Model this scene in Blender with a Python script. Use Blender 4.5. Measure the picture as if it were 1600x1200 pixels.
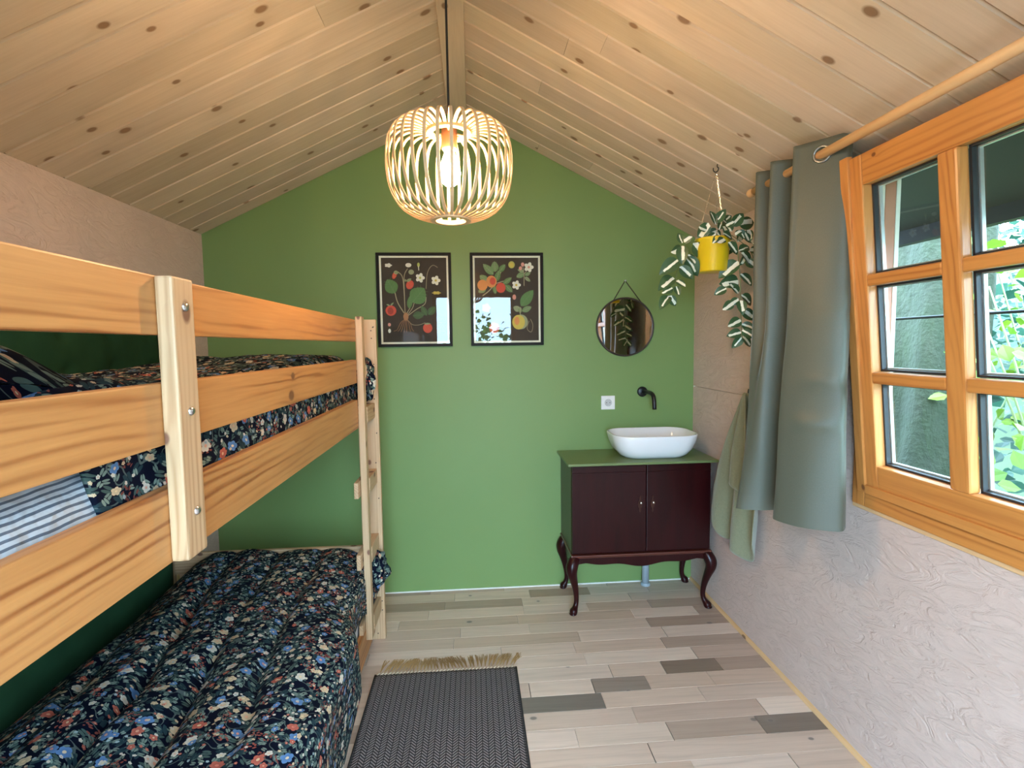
import bpy, bmesh, math, random
from mathutils import Vector, Matrix, noise
R_ = random.Random(7)
for o in list(bpy.data.objects): bpy.data.objects.remove(o)
S = bpy.context.scene
COL = S.collection
PI = math.pi

# ------------------------------------------------------------------ camera
f, yaw, pit, rol = 805.1, 0.0757, 0.0750, -0.013
cy, sy, cp, sp = math.cos(yaw), math.sin(yaw), math.cos(pit), math.sin(pit)
Fv = Vector((sy*cp, cy*cp, -sp)); Rv = Vector((cy, -sy, 0)); Uv = Rv.cross(Fv)
c, s = math.cos(rol), math.sin(rol)
R2 = c*Rv + s*Uv; U2 = -s*Rv + c*Uv
cd = bpy.data.cameras.new('camera'); cam = bpy.data.objects.new('camera', cd); COL.objects.link(cam)
cd.sensor_fit = 'HORIZONTAL'; cd.sensor_width = 36; cd.lens = 36*f/1600; cd.clip_start = 0.02; cd.clip_end = 200
M = Matrix((R2, U2, -Fv)).transposed().to_4x4(); M.translation = Vector((0, 0, 1.4))
cam.matrix_world = M
S.camera = cam

# ------------------------------------------------------------------ world, exposure
W = bpy.data.worlds.new('sky'); S.world = W; W.use_nodes = True
bg = W.node_tree.nodes['Background']; bg.inputs[0].default_value = (0.50, 0.755, 1.0, 1); bg.inputs[1].default_value = 34.0
S.view_settings.view_transform = 'Standard'; S.view_settings.look = 'None'
S.view_settings.gamma = 1; S.view_settings.use_curve_mapping = False
S.view_settings.exposure = 0.0
def portal(name, loc, direction, sx, sz):
    l = bpy.data.lights.new(name, 'AREA'); l.shape = 'RECTANGLE'; l.size = sx; l.size_y = sz
    l.cycles.is_portal = True
    o = bpy.data.objects.new(name, l); COL.objects.link(o); o.location = loc
    o.rotation_euler = Vector(direction).to_track_quat('-Z', 'Y').to_euler()
portal('door_daylight', (0.02, -0.62, 1.0), (0, 1, 0), 1.5, 2.1)
portal('window_daylight', (1.42, 1.22, 1.42), (-1, 0, 0), 1.2, 0.8)
sl = bpy.data.lights.new('sun', 'SUN'); sl.energy = 4.0; sl.angle = math.radians(25); sl.color = (1, .96, .88)
so_ = bpy.data.objects.new('sun', sl); COL.objects.link(so_); so_.rotation_euler = Vector((.80, .35, -1.0)).to_track_quat('-Z', 'Y').to_euler()
BULB = 700.0

# ------------------------------------------------------------------ room size
D = 2.886; XL = -1.4134; XR = 1.2715; ZL = 2.0034; ZR = 1.9928; XG = -0.0545; ZG = 2.668; YF = -0.55

# ------------------------------------------------------------------ node helper
class N:
    def __init__(s, mat): s.t = mat.node_tree; s.n = s.t.nodes; s.l = s.t.links
    def new(s, typ, **kw):
        n = s.n.new(typ)
        for k, v in kw.items(): setattr(n, k, v)
        return n
    def put(s, inp, v):
        if hasattr(v, 'is_output'): s.l.new(v, inp)
        elif v is not None:
            try: inp.default_value = v
            except Exception: inp.default_value = (*v, 1) if len(v) == 3 else v
    def m(s, op, a, b=None, c=None, clamp=False):
        n = s.new('ShaderNodeMath', operation=op, use_clamp=clamp)
        s.put(n.inputs[0], a)
        if b is not None: s.put(n.inputs[1], b)
        if c is not None: s.put(n.inputs[2], c)
        return n.outputs[0]
    def vm(s, op, a, b=None):
        n = s.new('ShaderNodeVectorMath', operation=op); s.put(n.inputs[0], a)
        if b is not None:
            if op == 'SCALE': s.put(n.inputs['Scale'], b)
            else: s.put(n.inputs[1], b)
        return n.outputs[0]
    def mix(s, fac, a, b, blend='MIX'):
        n = s.new('ShaderNodeMix', data_type='RGBA', blend_type=blend)
        s.put(n.inputs[0], fac); s.put(n.inputs[6], a if hasattr(a, 'is_output') else (*a[:3], 1)); s.put(n.inputs[7], b if hasattr(b, 'is_output') else (*b[:3], 1))
        return n.outputs[2]
    def noise(s, vec, scale=5, detail=3, rough=.5, dist=0, out=0):
        n = s.new('ShaderNodeTexNoise'); s.put(n.inputs['Vector'], vec); n.inputs['Scale'].default_value = scale
        n.inputs['Detail'].default_value = detail; n.inputs['Roughness'].default_value = rough; n.inputs['Distortion'].default_value = dist
        return n.outputs[out]
    def vor(s, vec, scale=1, rnd=1, feature='F1', dim='3D'):
        n = s.new('ShaderNodeTexVoronoi', feature=feature, voronoi_dimensions=dim); s.put(n.inputs['Vector'], vec)
        n.inputs['Scale'].default_value = scale; n.inputs['Randomness'].default_value = rnd
        return n
    def ramp(s, fac, stops, interp='LINEAR'):
        n = s.new('ShaderNodeValToRGB'); s.put(n.inputs[0], fac); r = n.color_ramp; r.interpolation = interp
        while len(r.elements) < len(stops): r.elements.new(.5)
        for e, (p, cc) in zip(r.elements, stops): e.position = p; e.color = (*cc, 1) if len(cc) == 3 else cc
        return n.outputs[0]
    def sep(s, v):
        n = s.new('ShaderNodeSeparateXYZ'); s.put(n.inputs[0], v); return n.outputs
    def comb(s, x, y, z):
        n = s.new('ShaderNodeCombineXYZ')
        for i, v in enumerate((x, y, z)): s.put(n.inputs[i], v)
        return n.outputs[0]
    def bump(s, h, strength=.3, dist=.01):
        n = s.new('ShaderNodeBump'); s.put(n.inputs['Height'], h); n.inputs['Strength'].default_value = strength; n.inputs['Distance'].default_value = dist
        return n.outputs[0]
    def coord(s, which='Object', rnd=True):
        tc = s.new('ShaderNodeTexCoord').outputs[which]
        if not rnd: return tc
        oi = s.new('ShaderNodeObjectInfo').outputs['Random']
        off = s.comb(s.m('MULTIPLY', oi, 37.), s.m('MULTIPLY', oi, 91.), s.m('MULTIPLY', oi, 53.))
        return s.vm('ADD', tc, off)
def newmat(name):
    m = bpy.data.materials.new(name); m.use_nodes = True
    n = N(m); return m, n, m.node_tree.nodes['Principled BSDF']
def plain(name, col, rough=.5, metal=0, spec=None, coat=0, noise_amt=.06, bump=0, nscale=60):
    m, n, b = newmat(name)
    v = n.noise(n.coord(), nscale, 3)
    cc = n.mix(v, tuple(max(0, x*(1-noise_amt)) for x in col), tuple(min(1, x*(1+noise_amt)) for x in col))
    n.put(b.inputs['Base Color'], cc); b.inputs['Roughness'].default_value = rough; b.inputs['Metallic'].default_value = metal
    if spec is not None: b.inputs['Specular IOR Level'].default_value = spec
    if coat: b.inputs['Coat Weight'].default_value = coat
    if bump: n.put(b.inputs['Normal'], n.bump(v, bump, .004))
    return m
def wood(name, axis, light, dark, knotc=(.12, .05, .02), grain=1.0, rough=.5, knots=.55, use_color=False, kr=.045, coat=0, bands=70, ks=(3.2, 11), rw=.5):
    """axis = length axis (0,1,2); grain runs along it"""
    m, n, b = newmat(name)
    v = n.coord(); sx = n.sep(v)
    along = sx[axis]; oth = [sx[i] for i in range(3) if i != axis]
    # knots
    kv = n.comb(n.m('MULTIPLY', along, ks[0]), n.m('MULTIPLY', n.m('ADD', oth[0], oth[1]), ks[1]), 0.0)
    vo = n.vor(kv, 1, 1, dim='2D')
    dv = n.sep(n.vm('SUBTRACT', kv, vo.outputs['Position']))
    dx = n.m('DIVIDE', dv[0], ks[0]); dy = n.m('DIVIDE', dv[1], ks[1])
    rr = n.m('SQRT', n.m('ADD', n.m('MULTIPLY', n.m('MULTIPLY', dx, dx), .45), n.m('MULTIPLY', dy, dy)))
    cc = n.sep(vo.outputs['Color'])
    on = n.m('GREATER_THAN', cc[0], 1-knots)
    kd = n.m('DIVIDE', rr, n.m('ADD', kr*.15, n.m('MULTIPLY', cc[1], kr*.14)))   # 1 at knot edge
    kmask = n.m('MULTIPLY', on, n.m('MULTIPLY', n.m('SUBTRACT', 1.3, kd, clamp=True), 2.0), clamp=True)
    halo = n.m('MULTIPLY', on, n.m('POWER', 2.718, n.m('MULTIPLY', kd, -.55)))
    gl = n.m('MULTIPLY', along, 1.1)
    warp = n.noise(n.comb(gl, n.m('MULTIPLY', oth[0], 5.), n.m('MULTIPLY', oth[1], 5.)), 1.2, 3)
    t = n.m('ADD', n.m('ADD', n.m('MULTIPLY', n.m('ADD', oth[0], oth[1]), bands), n.m('ADD', n.m('MULTIPLY', warp, 20.), n.m('MULTIPLY', n.noise(n.comb(n.m('MULTIPLY', along, 2.2), n.m('MULTIPLY', oth[0], 30.), n.m('MULTIPLY', oth[1], 30.)), 1, 1), 9.))), n.m('MULTIPLY', halo, 4.))
    ring = n.m('ADD', .5, n.m('MULTIPLY', n.m('SINE', t), .5))
    ring = n.m('POWER', ring, 2.6)
    modn = n.noise(n.comb(n.m('MULTIPLY', along, 1.3), n.m('MULTIPLY', oth[0], 22.), n.m('MULTIPLY', oth[1], 22.)), 1, 2)
    ring = n.m('MULTIPLY', ring, n.m('MULTIPLY', n.m('SUBTRACT', modn, .36, clamp=True), 4.2))
    fine = n.noise(n.comb(n.m('MULTIPLY', along, 6.), n.m('MULTIPLY', oth[0], 160.), n.m('MULTIPLY', oth[1], 160.)), 1, 4, .6)
    big = n.noise(n.comb(n.m('MULTIPLY', along, 2.), n.m('MULTIPLY', oth[0], 12.), n.m('MULTIPLY', oth[1], 12.)), 1, 2)
    g = n.m('MULTIPLY', n.m('ADD', n.m('MULTIPLY', ring, rw), n.m('ADD', n.m('MULTIPLY', fine, .55), n.m('MULTIPLY', n.m('SUBTRACT', big, .35), .6))), .9*grain, clamp=True)
    base = n.mix(g, light, dark)
    if use_color:
        base = n.mix(1.0, base, n.new('ShaderNodeObjectInfo').outputs['Color'], 'MULTIPLY')
    base = n.mix(n.m('MULTIPLY', halo, .35), base, tuple(x*.7 for x in dark))
    base = n.mix(n.m('MULTIPLY', kmask, .85), base, knotc)
    n.put(b.inputs['Base Color'], base)
    n.put(b.inputs['Roughness'], n.m('ADD', rough, n.m('MULTIPLY', fine, .12)))
    n.put(b.inputs['Normal'], n.bump(n.m('ADD', fine, n.m('MULTIPLY', ring, .3)), .12, .002))
    if coat: b.inputs['Coat Weight'].default_value = coat; b.inputs['Coat Roughness'].default_value = .3
    return m
PINE = dict(light=(.62, .295, .095), dark=(.30, .10, .024), knotc=(.16, .05, .02), knots=.45, kr=.05, coat=.12, rough=.42, bands=300, ks=(2.2, 9), rw=.8)
pine_x = wood('orange_pine_x', 0, **PINE); pine_y = wood('orange_pine_y', 1, **PINE); pine_z = wood('orange_pine_z', 2, **PINE)
PALE = dict(light=(.66, .45, .265), dark=(.40, .22, .10), knotc=(.14, .05, .03), knots=.4, kr=.04, rough=.5, bands=420, ks=(4, 14), rw=.55)
pale_y = wood('pale_pine_y', 1, **PALE); pale_z = wood('pale_pine_z', 2, **PALE); pale_x = wood('pale_pine_x', 0, **PALE)
CEIL = dict(light=(.72, .59, .45), dark=(.47, .355, .24), knotc=(.20, .10, .045), knots=.58, grain=.95, kr=.046, rough=.55, bands=170, rw=.14, use_color=True, ks=(3.4, 7.5))
ceil_m = wood('whitewashed_spruce', 0, **CEIL); ceil_y = wood('whitewashed_beam', 1, **CEIL)
WIN = dict(light=(.70, .30, .075), dark=(.44, .14, .025), knotc=(.16, .04, .01), knots=.25, kr=.03, coat=.35, rough=.38, bands=330, ks=(3, 12))
win_y = wood('glazed_pine_y', 1, **WIN); win_z = wood('glazed_pine_z', 2, **WIN)
rod_m = wood('beech_rod', 1, (.80, .52, .27), (.66, .38, .17), knots=.05, bands=400, rough=.4)
floor_m = wood('grey_brown_laminate', 0, (1, .98, .96), (.52, .47, .43), knotc=(.18, .15, .13), knots=.18, kr=.035, grain=.85, rough=.34, bands=170, use_color=True, ks=(2.4, 9), rw=.22)
bark_m = None

# ------------------------------------------------------------------ object helpers
def link(name, me, mat=None, parent=None, loc=(0, 0, 0)):
    o = bpy.data.objects.new(name, me); COL.objects.link(o); o.location = loc
    if parent: o.parent = parent
    if mat is not None and me is not None and not me.materials:
        for mm in (mat if isinstance(mat, (list, tuple)) else [mat]): me.materials.append(mm)
    return o
def wloc(o):
    v = Vector(o.location)
    while o.parent: o = o.parent; v += Vector(o.location)
    return v
def obj(name, vf, mat, parent=None, smooth=False, origin=None, mids=None):
    vs, fs = vf
    vs = [Vector(v) for v in vs]
    if origin is None:
        lo = Vector([min(v[i] for v in vs) for i in range(3)]); hi = Vector([max(v[i] for v in vs) for i in range(3)])
        origin = (lo+hi)/2
    origin = Vector(origin)
    me = bpy.data.meshes.new(name); me.from_pydata([v-origin for v in vs], [], fs)
    if smooth: me.shade_smooth()
    o = link(name, me, mat, parent, origin - (wloc(parent) if parent else Vector()))
    if mids: 
        for p, i in zip(me.polygons, mids): p.material_index = i
    me.update()
    return o
def empty(name, loc):
    o = bpy.data.objects.new(name, None); COL.objects.link(o); o.location = loc; o.empty_display_size = .05; return o
def tag(o, label=None, cat=None, group=None, kind=None):
    if label: o['label'] = label
    if cat: o['category'] = cat
    if group: o['group'] = group
    if kind: o['kind'] = kind
    return o
def join(*parts):
    V, Fc = [], []
    for vs, fs in parts:
        k = len(V); V += list(vs); Fc += [tuple(i+k for i in q) for q in fs]
    return V, Fc
def box(x0, x1, y0, y1, z0, z1, b=0):
    if b <= 0:
        vs = [(x, y, z) for z in (z0, z1) for y in (y0, y1) for x in (x0, x1)]
        return vs, [(0, 2, 3, 1), (4, 5, 7, 6), (0, 1, 5, 4), (2, 6, 7, 3), (0, 4, 6, 2), (1, 3, 7, 5)]
    bm = bmesh.new(); bmesh.ops.create_cube(bm, size=1)
    for v in bm.verts: v.co = Vector(((x0+x1)/2+v.co.x*(x1-x0), (y0+y1)/2+v.co.y*(y1-y0), (z0+z1)/2+v.co.z*(z1-z0)))
    bmesh.ops.bevel(bm, geom=bm.edges[:], offset=b, segments=2 if b > .002 else 1, affect='EDGES', profile=.6)
    r = [v.co.copy() for v in bm.verts], [tuple(v.index for v in q.verts) for q in bm.faces]
    bm.free(); return r
def tube(path, rad, n=10, cap=True, closed=False, sq=None):
    path = [Vector(p) for p in path]; m = len(path)
    if not isinstance(rad, (list, tuple)): rad = [rad]*m
    V, Fc = [], []; prev = None
    for i, p in enumerate(path):
        if closed: d = path[(i+1) % m]-path[i-1]
        else: d = path[min(i+1, m-1)]-path[max(i-1, 0)]
        d.normalize()
        if prev is None:
            a = Vector((0, 0, 1)) if abs(d.z) < .9 else Vector((1, 0, 0)); u = d.cross(a).normalized()
        else: u = (prev-d*prev.dot(d)).normalized()
        prev = u; w = d.cross(u)
        for k in range(n):
            t = 2*PI*k/n; V.append(p+(u*math.cos(t)+w*math.sin(t))*rad[i])
    for i in range(m if closed else m-1):
        j = (i+1) % m
        for k in range(n): Fc.append((i*n+k, i*n+(k+1) % n, j*n+(k+1) % n, j*n+k))
    if cap and not closed: Fc.append(tuple(range(n-1, -1, -1))); Fc.append(tuple((m-1)*n+k for k in range(n)))
    return V, Fc
def lathe(prof, c=(0, 0, 0), n=32, axis='z', capb=False, capt=False):
    V, Fc = [], []
    for r, h in prof:
        for k in range(n):
            t = 2*PI*k/n; x, y = r*math.cos(t), r*math.sin(t)
            p = (x, y, h) if axis == 'z' else ((x, h, y) if axis == 'y' else (h, x, y))
            V.append((p[0]+c[0], p[1]+c[1], p[2]+c[2]))
    for i in range(len(prof)-1):
        for k in range(n):
            q = (i*n+k, i*n+(k+1) % n, (i+1)*n+(k+1) % n, (i+1)*n+k)
            Fc.append(q if axis != 'y' else q[::-1])
    if capb: Fc.append(tuple(range(n-1, -1, -1)))
    if capt: Fc.append(tuple((len(prof)-1)*n+k for k in range(n)))
    return V, Fc
def prism(pts, axis, a, b):
    """extrude 2D polygon along axis between a and b"""
    def P(p, h):
        return {0: (h, p[0], p[1]), 1: (p[0], h, p[1]), 2: (p[0], p[1], h)}[axis]
    n = len(pts); V = [P(p, a) for p in pts]+[P(p, b) for p in pts]
    Fc = [tuple(range(n))[::-1], tuple(range(n, 2*n))]+[(i, (i+1) % n, (i+1) % n+n, i+n) for i in range(n)]
    return V, Fc
def grid(nu, nv, fn):
    V = [fn(i/(nu-1), j/(nv-1)) for j in range(nv) for i in range(nu)]
    Fc = [(j*nu+i, j*nu+i+1, (j+1)*nu+i+1, (j+1)*nu+i) for j in range(nv-1) for i in range(nu-1)]
    return V, Fc
def set_uv(me, nu, nv, fu):
    uv = me.uv_layers.new(name='UVMap')
    for p in me.polygons:
        for li in p.loop_indices:
            vi = me.loops[li].vertex_index
            uv.data[li].uv = fu((vi % nu)/(nu-1), (vi//nu)/(nv-1))
def fixnormals(o):
    bm = bmesh.new(); bm.from_mesh(o.data); bmesh.ops.recalc_face_normals(bm, faces=bm.faces); bm.to_mesh(o.data); bm.free()
def solid(o, t, off=-1):
    m = o.modifiers.new('thickness', 'SOLIDIFY'); m.thickness = t; m.offset = off; return o
def catmull(pts, n):
    pts = [Vector(p) for p in pts]; out = []
    m = len(pts)-1
    for k in range(n):
        t = k/(n-1)*m; i = min(int(t), m-1); u = t-i
        p0 = pts[max(i-1, 0)]; p1 = pts[i]; p2 = pts[i+1]; p3 = pts[min(i+2, m)]
        out.append(.5*((2*p1)+(-p0+p2)*u+(2*p0-5*p1+4*p2-p3)*u*u+(-p0+3*p1-3*p2+p3)*u**3))
    return out

# ================================================================== SETTING
# green gable wall
m, n, b = newmat('green_wall_paint'); v = n.coord('Object', False)
nz = n.noise(v, 3, 2); fz = n.noise(v, 220, 2)
n.put(b.inputs['Base Color'], n.mix(nz, (.166, .266, .080), (.180, .282, .088))); b.inputs['Roughness'].default_value = .55
n.put(b.inputs['Normal'], n.bump(fz, .08, .002)); green_wall = m
# beige plaster
def plaster(name, c1, c2):
    m, n, b = newmat(name); v = n.coord('Object', False)
    s3 = n.sep(v)
    v2 = n.comb(s3[0], n.m('ADD', n.m('MULTIPLY', s3[1], 1.0), n.m('MULTIPLY', s3[2], .45)), n.m('MULTIPLY', s3[2], 2.2))
    a = n.noise(v2, 3, 6, .62, 1.6); bb = n.noise(v2, 6.5, 4, .58, 2.6); ff = n.noise(v, 90, 4, .6)
    sw = n.m('ABSOLUTE', n.m('SUBTRACT', bb, .5)); sw = n.m('SUBTRACT', 1., n.m('MULTIPLY', sw, 9.), clamp=True)
    col = n.mix(n.m('MULTIPLY', a, 1.0), c1, c2)
    col = n.mix(n.m('MULTIPLY', sw, .22), col, tuple(x*.80 for x in c1))
    n.put(b.inputs['Base Color'], col); b.inputs['Roughness'].default_value = .62
    h = n.m('ADD', n.m('MULTIPLY', bb, 1.2), n.m('ADD', n.m('MULTIPLY', ff, .12), n.m('MULTIPLY', sw, .22)))
    n.put(b.inputs['Normal'], n.bump(h, .6, .009)); return m
plaster_m = plaster('beige_trowelled_board', (.60, .45, .385), (.70, .56, .495))
dark_back = plain('brown_cabin_board', (.30, .21, .14), .6)
cream_m = plain('cream_paint', (.80, .74, .62), .45)
white_m = plain('white_caulk', (.82, .82, .78), .4)

gable = [(XL, 0), (XR, 0), (XR, ZR+.016), (XG, ZG+.016), (XL, ZL+.016)]
tag(obj('wall_back', prism(gable, 1, D, D+.06), green_wall), kind='structure')
tag(obj('wall_left', prism([(YF, 0), (D, 0), (D, ZL), (YF, ZL)], 0, XL-.06, XL), plaster_m), kind='structure')
# right wall: backing with a window hole + two courses of board
WY0, WY1, WZ0, WZ1 = .815, 1.595, .865, 1.965
def wall_with_hole(x0, x1, ya, yb, za, zb):
    parts = []
    if ya < WY0: parts.append(box(x0, x1, ya, min(yb, WY0), za, zb))
    if yb > WY1: parts.append(box(x0, x1, max(ya, WY1), yb, za, zb))
    lo, hi = max(ya, WY0), min(yb, WY1)
    if hi > lo:
        if za < WZ0: parts.append(box(x0, x1, lo, hi, za, min(zb, WZ0)))
        if zb > WZ1: parts.append(box(x0, x1, lo, hi, max(za, WZ1), zb))
    return join(*parts)
wr = obj('wall_right', wall_with_hole(XR+.012, XR+.07, YF, D, 0, ZR+.02), dark_back); tag(wr, kind='structure')
def wb(ya, yb, za, zb):
    return obj('wall_panel', wall_with_hole(XR, XR+.012, ya, yb, za, zb), plaster_m, wr)
wb(.30, D, 0, 1.1505); wb(2.29, D, 1.1525, ZR); wb(.30, 2.29, 1.1515, ZR); wb(YF, .299, 0, ZR)
# front wall (behind the camera) with doorway
DX0, DX1, DZ = -.47, .52, 2.03
fw = tag(obj('wall_front', join(prism([(XL, 0), (DX0, 0), (DX0, 2.25), (XL, ZL-.0)], 1, YF-.06, YF), prism([(DX1, 0), (XR, 0), (XR, ZR), (DX1, 2.25)], 1, YF-.06, YF),
    prism([(DX0, DZ), (DX1, DZ), (DX1, 2.374+.016), (XG, ZG+.016), (DX0, 2.458+.016)], 1, YF-.06, YF),
    prism([(XL, ZL), (DX0, 2.25), (DX0, 2.474)], 1, YF-.06, YF), prism([(XR, ZR), (XR, ZR+.016), (DX1, 2.390), (DX1, 2.25)], 1, YF-.06, YF)), plaster_m), kind='structure')
door = tag(obj('door_1', join(box(DX0, DX0+.045, YF-.075, YF+.015, 0, DZ), box(DX1-.045, DX1, YF-.075, YF+.015, 0, DZ), box(DX0, DX1, YF-.075, YF+.015, DZ-.045, DZ)), win_z), kind='structure')

# floor: backing and laminate strips
fl = tag(obj('floor', box(XL-.06, XR+.06, YF-.06, D+.06, -.08, -.004), plain('dark_underlay', (.05, .045, .04), .8)), kind='structure')
pal = [(.70, .62, .57), (.60, .52, .47), (.52, .44, .395), (.64, .55, .49), (.44, .375, .335), (.76, .69, .64), (.58, .49, .43), (.62, .55, .50), (.40, .33, .29), (.68, .61, .57)]
strip_cache = {}
def strip(x0, x1, y0, col):
    L = round(x1-x0, 2); w = .0900
    if L not in strip_cache:
        v, q = box(-L/2+.0006, L/2-.0006, -w/2+.0005, w/2-.0005, -.008, 0, .0007)
        me = bpy.data.meshes.new('plank'); me.from_pydata(v, [], q); me.materials.append(floor_m); strip_cache[L] = me
    o = link('plank', strip_cache[L], None, fl, Vector(((x0+x1)/2, y0+w/2, 0))-wloc(fl)); o.color = (min(1, col[0]*1.22), min(1, col[1]*1.10), min(1, col[2]*.98), 1)
rows = []
y = 1.765
while y+.09 < D+.09: y += .09
rr_ = random.Random(11)
cnt = 0
k = 0
while y > YF-.09 and cnt < 296:
    y0 = y-.09
    fixed = []
    if abs(y0-1.675) < .01: fixed = [(1.03, 1.27, (.215, .19, .17))]
    if abs(y0-1.855) < .01: fixed = [(.12, .49, (.20, .19, .18))]
    if abs(y0-1.945) < .01: fixed = [(.47, .70, (.30, .27, .25))]
    if abs(y0-2.035) < .01: fixed = [(.80, 1.05, (.25, .21, .18))]
    spans = []
    x = XL
    if fixed:
        a, bb_, cc_ = fixed[0]
        segs = [(XL, a), (bb_, XR)]; spans.append((a, bb_, cc_))
    else: segs = [(XL, XR)]
    for sa, sb in segs:
        x = sa
        if sb-sa < .02: continue
        first = True
        while x < sb-.01:
            L = round(rr_.choice([.34, .42, .50, .60])*(rr_.uniform(.4, 1) if first else 1), 1 if False else 2); first = False
            x1 = min(x+L, sb)
            if sb-x1 < .10: x1 = sb
            cb = rr_.choice(pal); spans.append((x, x1, cb)); x = x1
    for a, bb_, cc_ in spans: strip(a, bb_, y0, cc_); cnt += 1
    y = y0; k += 1

# ceiling: deck, planks and ridge board
dk = .02
ceil = tag(obj('ceiling', prism([(XL-.06, ZL-.03+dk), (XG, ZG+dk), (XR+.06, ZR-.03+dk), (XR+.06, ZR+.07), (XG, ZG+.10), (XL-.06, ZL+.07)], 1, YF-.06, D+.06), dark_back), kind='structure')
def ceiling_side(sgn, seed):
    rr = random.Random(seed)
    E0 = Vector((XL if sgn < 0 else XR, 0, ZL if sgn < 0 else ZR)); G0 = Vector((XG, 0, ZG))
    d = (G0-E0); L = d.length; d.normalize(); nrm = Vector((-d.z, 0, d.x)) if sgn < 0 else Vector((d.z, 0, -d.x))   # up, away from the room
    if nrm.z < 0: nrm = -nrm
    yv = nrm.cross(d)
    base = Matrix((d, yv, nrm)).transposed().to_4x4()
    cache = {}
    y = D; k = 0; P = .115
    fixed = {}
    while y > YF+.001:
        y0 = max(y-P, YF); w = y-y0
        cuts = []
        if sgn < 0 and y0 < 1.81 < y: cuts = [(Vector((-.469, 0, 2.465))-E0).length]
        elif sgn > 0 and y0 < 1.95 < y: cuts = [(Vector((.354, 0, 2.46))-E0).length]
        elif sgn > 0 and k == 0: cuts = [(Vector((.37, 0, 2.452))-E0).length]
        elif rr.random() < .12: cuts = [rr.uniform(.3, 1.2)]
        ed = [0]+cuts+[L]
        for a, b_ in zip(ed[:-1], ed[1:]):
            key = (round(b_-a, 3), round(w, 3))
            if key not in cache:
                ll, ww, c3 = b_-a, w, .0055
                prof = [(-ww/2+.0013, .018), (-ww/2+.0013, c3), (-ww/2+.0013+c3*.8, 0), (ww/2-.0013-c3*.8, 0), (ww/2-.0013, c3), (ww/2-.0013, .018)]
                v, q = prism(prof, 0, -ll/2+.0005, ll/2-.0005)
                me = bpy.data.meshes.new('plank'); me.from_pydata(v, [], q); me.materials.append(ceil_m); cache[key] = me
                bm = bmesh.new(); bm.from_mesh(me); bmesh.ops.recalc_face_normals(bm, faces=bm.faces); bm.to_mesh(me); bm.free()
            o = link('plank', cache[key], None, ceil)
            mw = base.copy(); mw.translation = E0+d*((a+b_)/2)+Vector((0, y0+w/2, 0)) - wloc(ceil)
            o.matrix_local = mw
            t = rr.uniform(.86, 1.05); o.color = (t, t*rr.uniform(.97, 1.0), t*rr.uniform(.94, 1.0), 1)
        y = y0; k += 1
ceiling_side(-1, 3); ceiling_side(1, 5)
o = tag(obj('trim_1', box(-.108, -.008, YF, D-.001, 2.622, 2.655, .003), ceil_y), kind='structure'); o.color = (1, .98, .95, 1)
tag(obj('trim_2', box(-.001, XR, D-.006, D, 0, .006), white_m), kind='structure')
tag(obj('trim_3', box(XL, -.001, D-.006, D, 0, .006), white_m), kind='structure')
tag(obj('baseboard_right', prism([(XR-.012, 0), (XR, 0), (XR, .016), (XR-.004, .014), (XR-.010, .008)], 1, YF, D-.001), rod_m), kind='structure')

# ------------------------------------------------------------------ window
glass_m, n, b = newmat('window_glass')
n.n.remove(b); out = [q for q in n.n if q.type == 'OUTPUT_MATERIAL'][0]
tr = n.new('ShaderNodeBsdfTransparent'); tr.inputs[0].default_value = (.95, .97, .96, 1)
gl = n.new('ShaderNodeBsdfGlossy'); gl.inputs['Roughness'].default_value = .01; gl.inputs[0].default_value = (1, 1, 1, 1)
fr = n.new('ShaderNodeFresnel'); fr.inputs[0].default_value = 1.5
mx = n.new('ShaderNodeMixShader'); n.l.new(n.m('MULTIPLY', fr.outputs[0], n.m('SUBTRACT', 1., n.new('ShaderNodeNewGeometry').outputs['Backfacing'])), mx.inputs[0]); n.l.new(tr.outputs[0], mx.inputs[1]); n.l.new(gl.outputs[0], mx.inputs[2]); n.l.new(mx.outputs[0], out.inputs[0])
gasket = plain('black_gasket', (.02, .02, .022), .5)
alu = plain('pale_spacer', (.62, .62, .60), .35, .6)
win = tag(empty('window_1', (XR, (WY0+WY1)/2, WZ0)), kind='structure')
fx0, fx1 = XR-.018, XR+.004
fwid = .052
wf = obj('window_frame', join(box(fx0, fx1, WY1-fwid, WY1, WZ0, WZ1, .004), box(fx0, fx1, WY0, WY0+fwid, WZ0, WZ1, .004)), win_z, win)
obj('window_frame', box(fx0, fx1, WY0+fwid, WY1-fwid, WZ0, WZ0+.062, .004), win_y, win)
obj('window_frame', box(fx0, fx1, WY0+fwid, WY1-fwid, WZ1-.03, WZ1, .004), win_y, win)
obj('window_trim', box(XR-.008, XR, WY0-.02, WY1+.01, WZ0-.016, WZ0, .002), rod_m, win)
# sash, tilted into the room; local coords: x' thickness (0 = room face), y, z from hinge
SH = .075; SY0, SY1 = .862, 1.548; hz = WZ0+.060; SHT = 1.028; top_in = .098
ang = math.asin(top_in/SHT)
sash = obj('sash', box(0, .001, SY0, SY0+.001, 0, .001), win_z, win)   # placeholder replaced below
hinge = Vector((XR-.024, 0, hz))
def T(vf):
    v, q = vf; out = []
    for x, y, z in v:
        out.append(hinge+Vector((x*math.cos(ang)-z*math.sin(ang), y, x*math.sin(ang)+z*math.cos(ang))))
    return out, q
st = .068; br = .086; tr_ = .090
bpy.data.objects.remove(sash)
th = .062
sash = obj('sash', T(join(box(0, th, SY1-st, SY1, 0, SHT, .005), box(0, th, SY0, SY0+st, 0, SHT, .005))), win_z, win)
sash_h = obj('sash_rail', T(box(.001, th-.001, SY0+st, SY1-st, 0, br, .004)), win_y, sash)
obj('sash_rail', T(box(.001, th-.001, SY0+st, SY1-st, SHT-tr_, SHT, .004)), win_y, sash)
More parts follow.
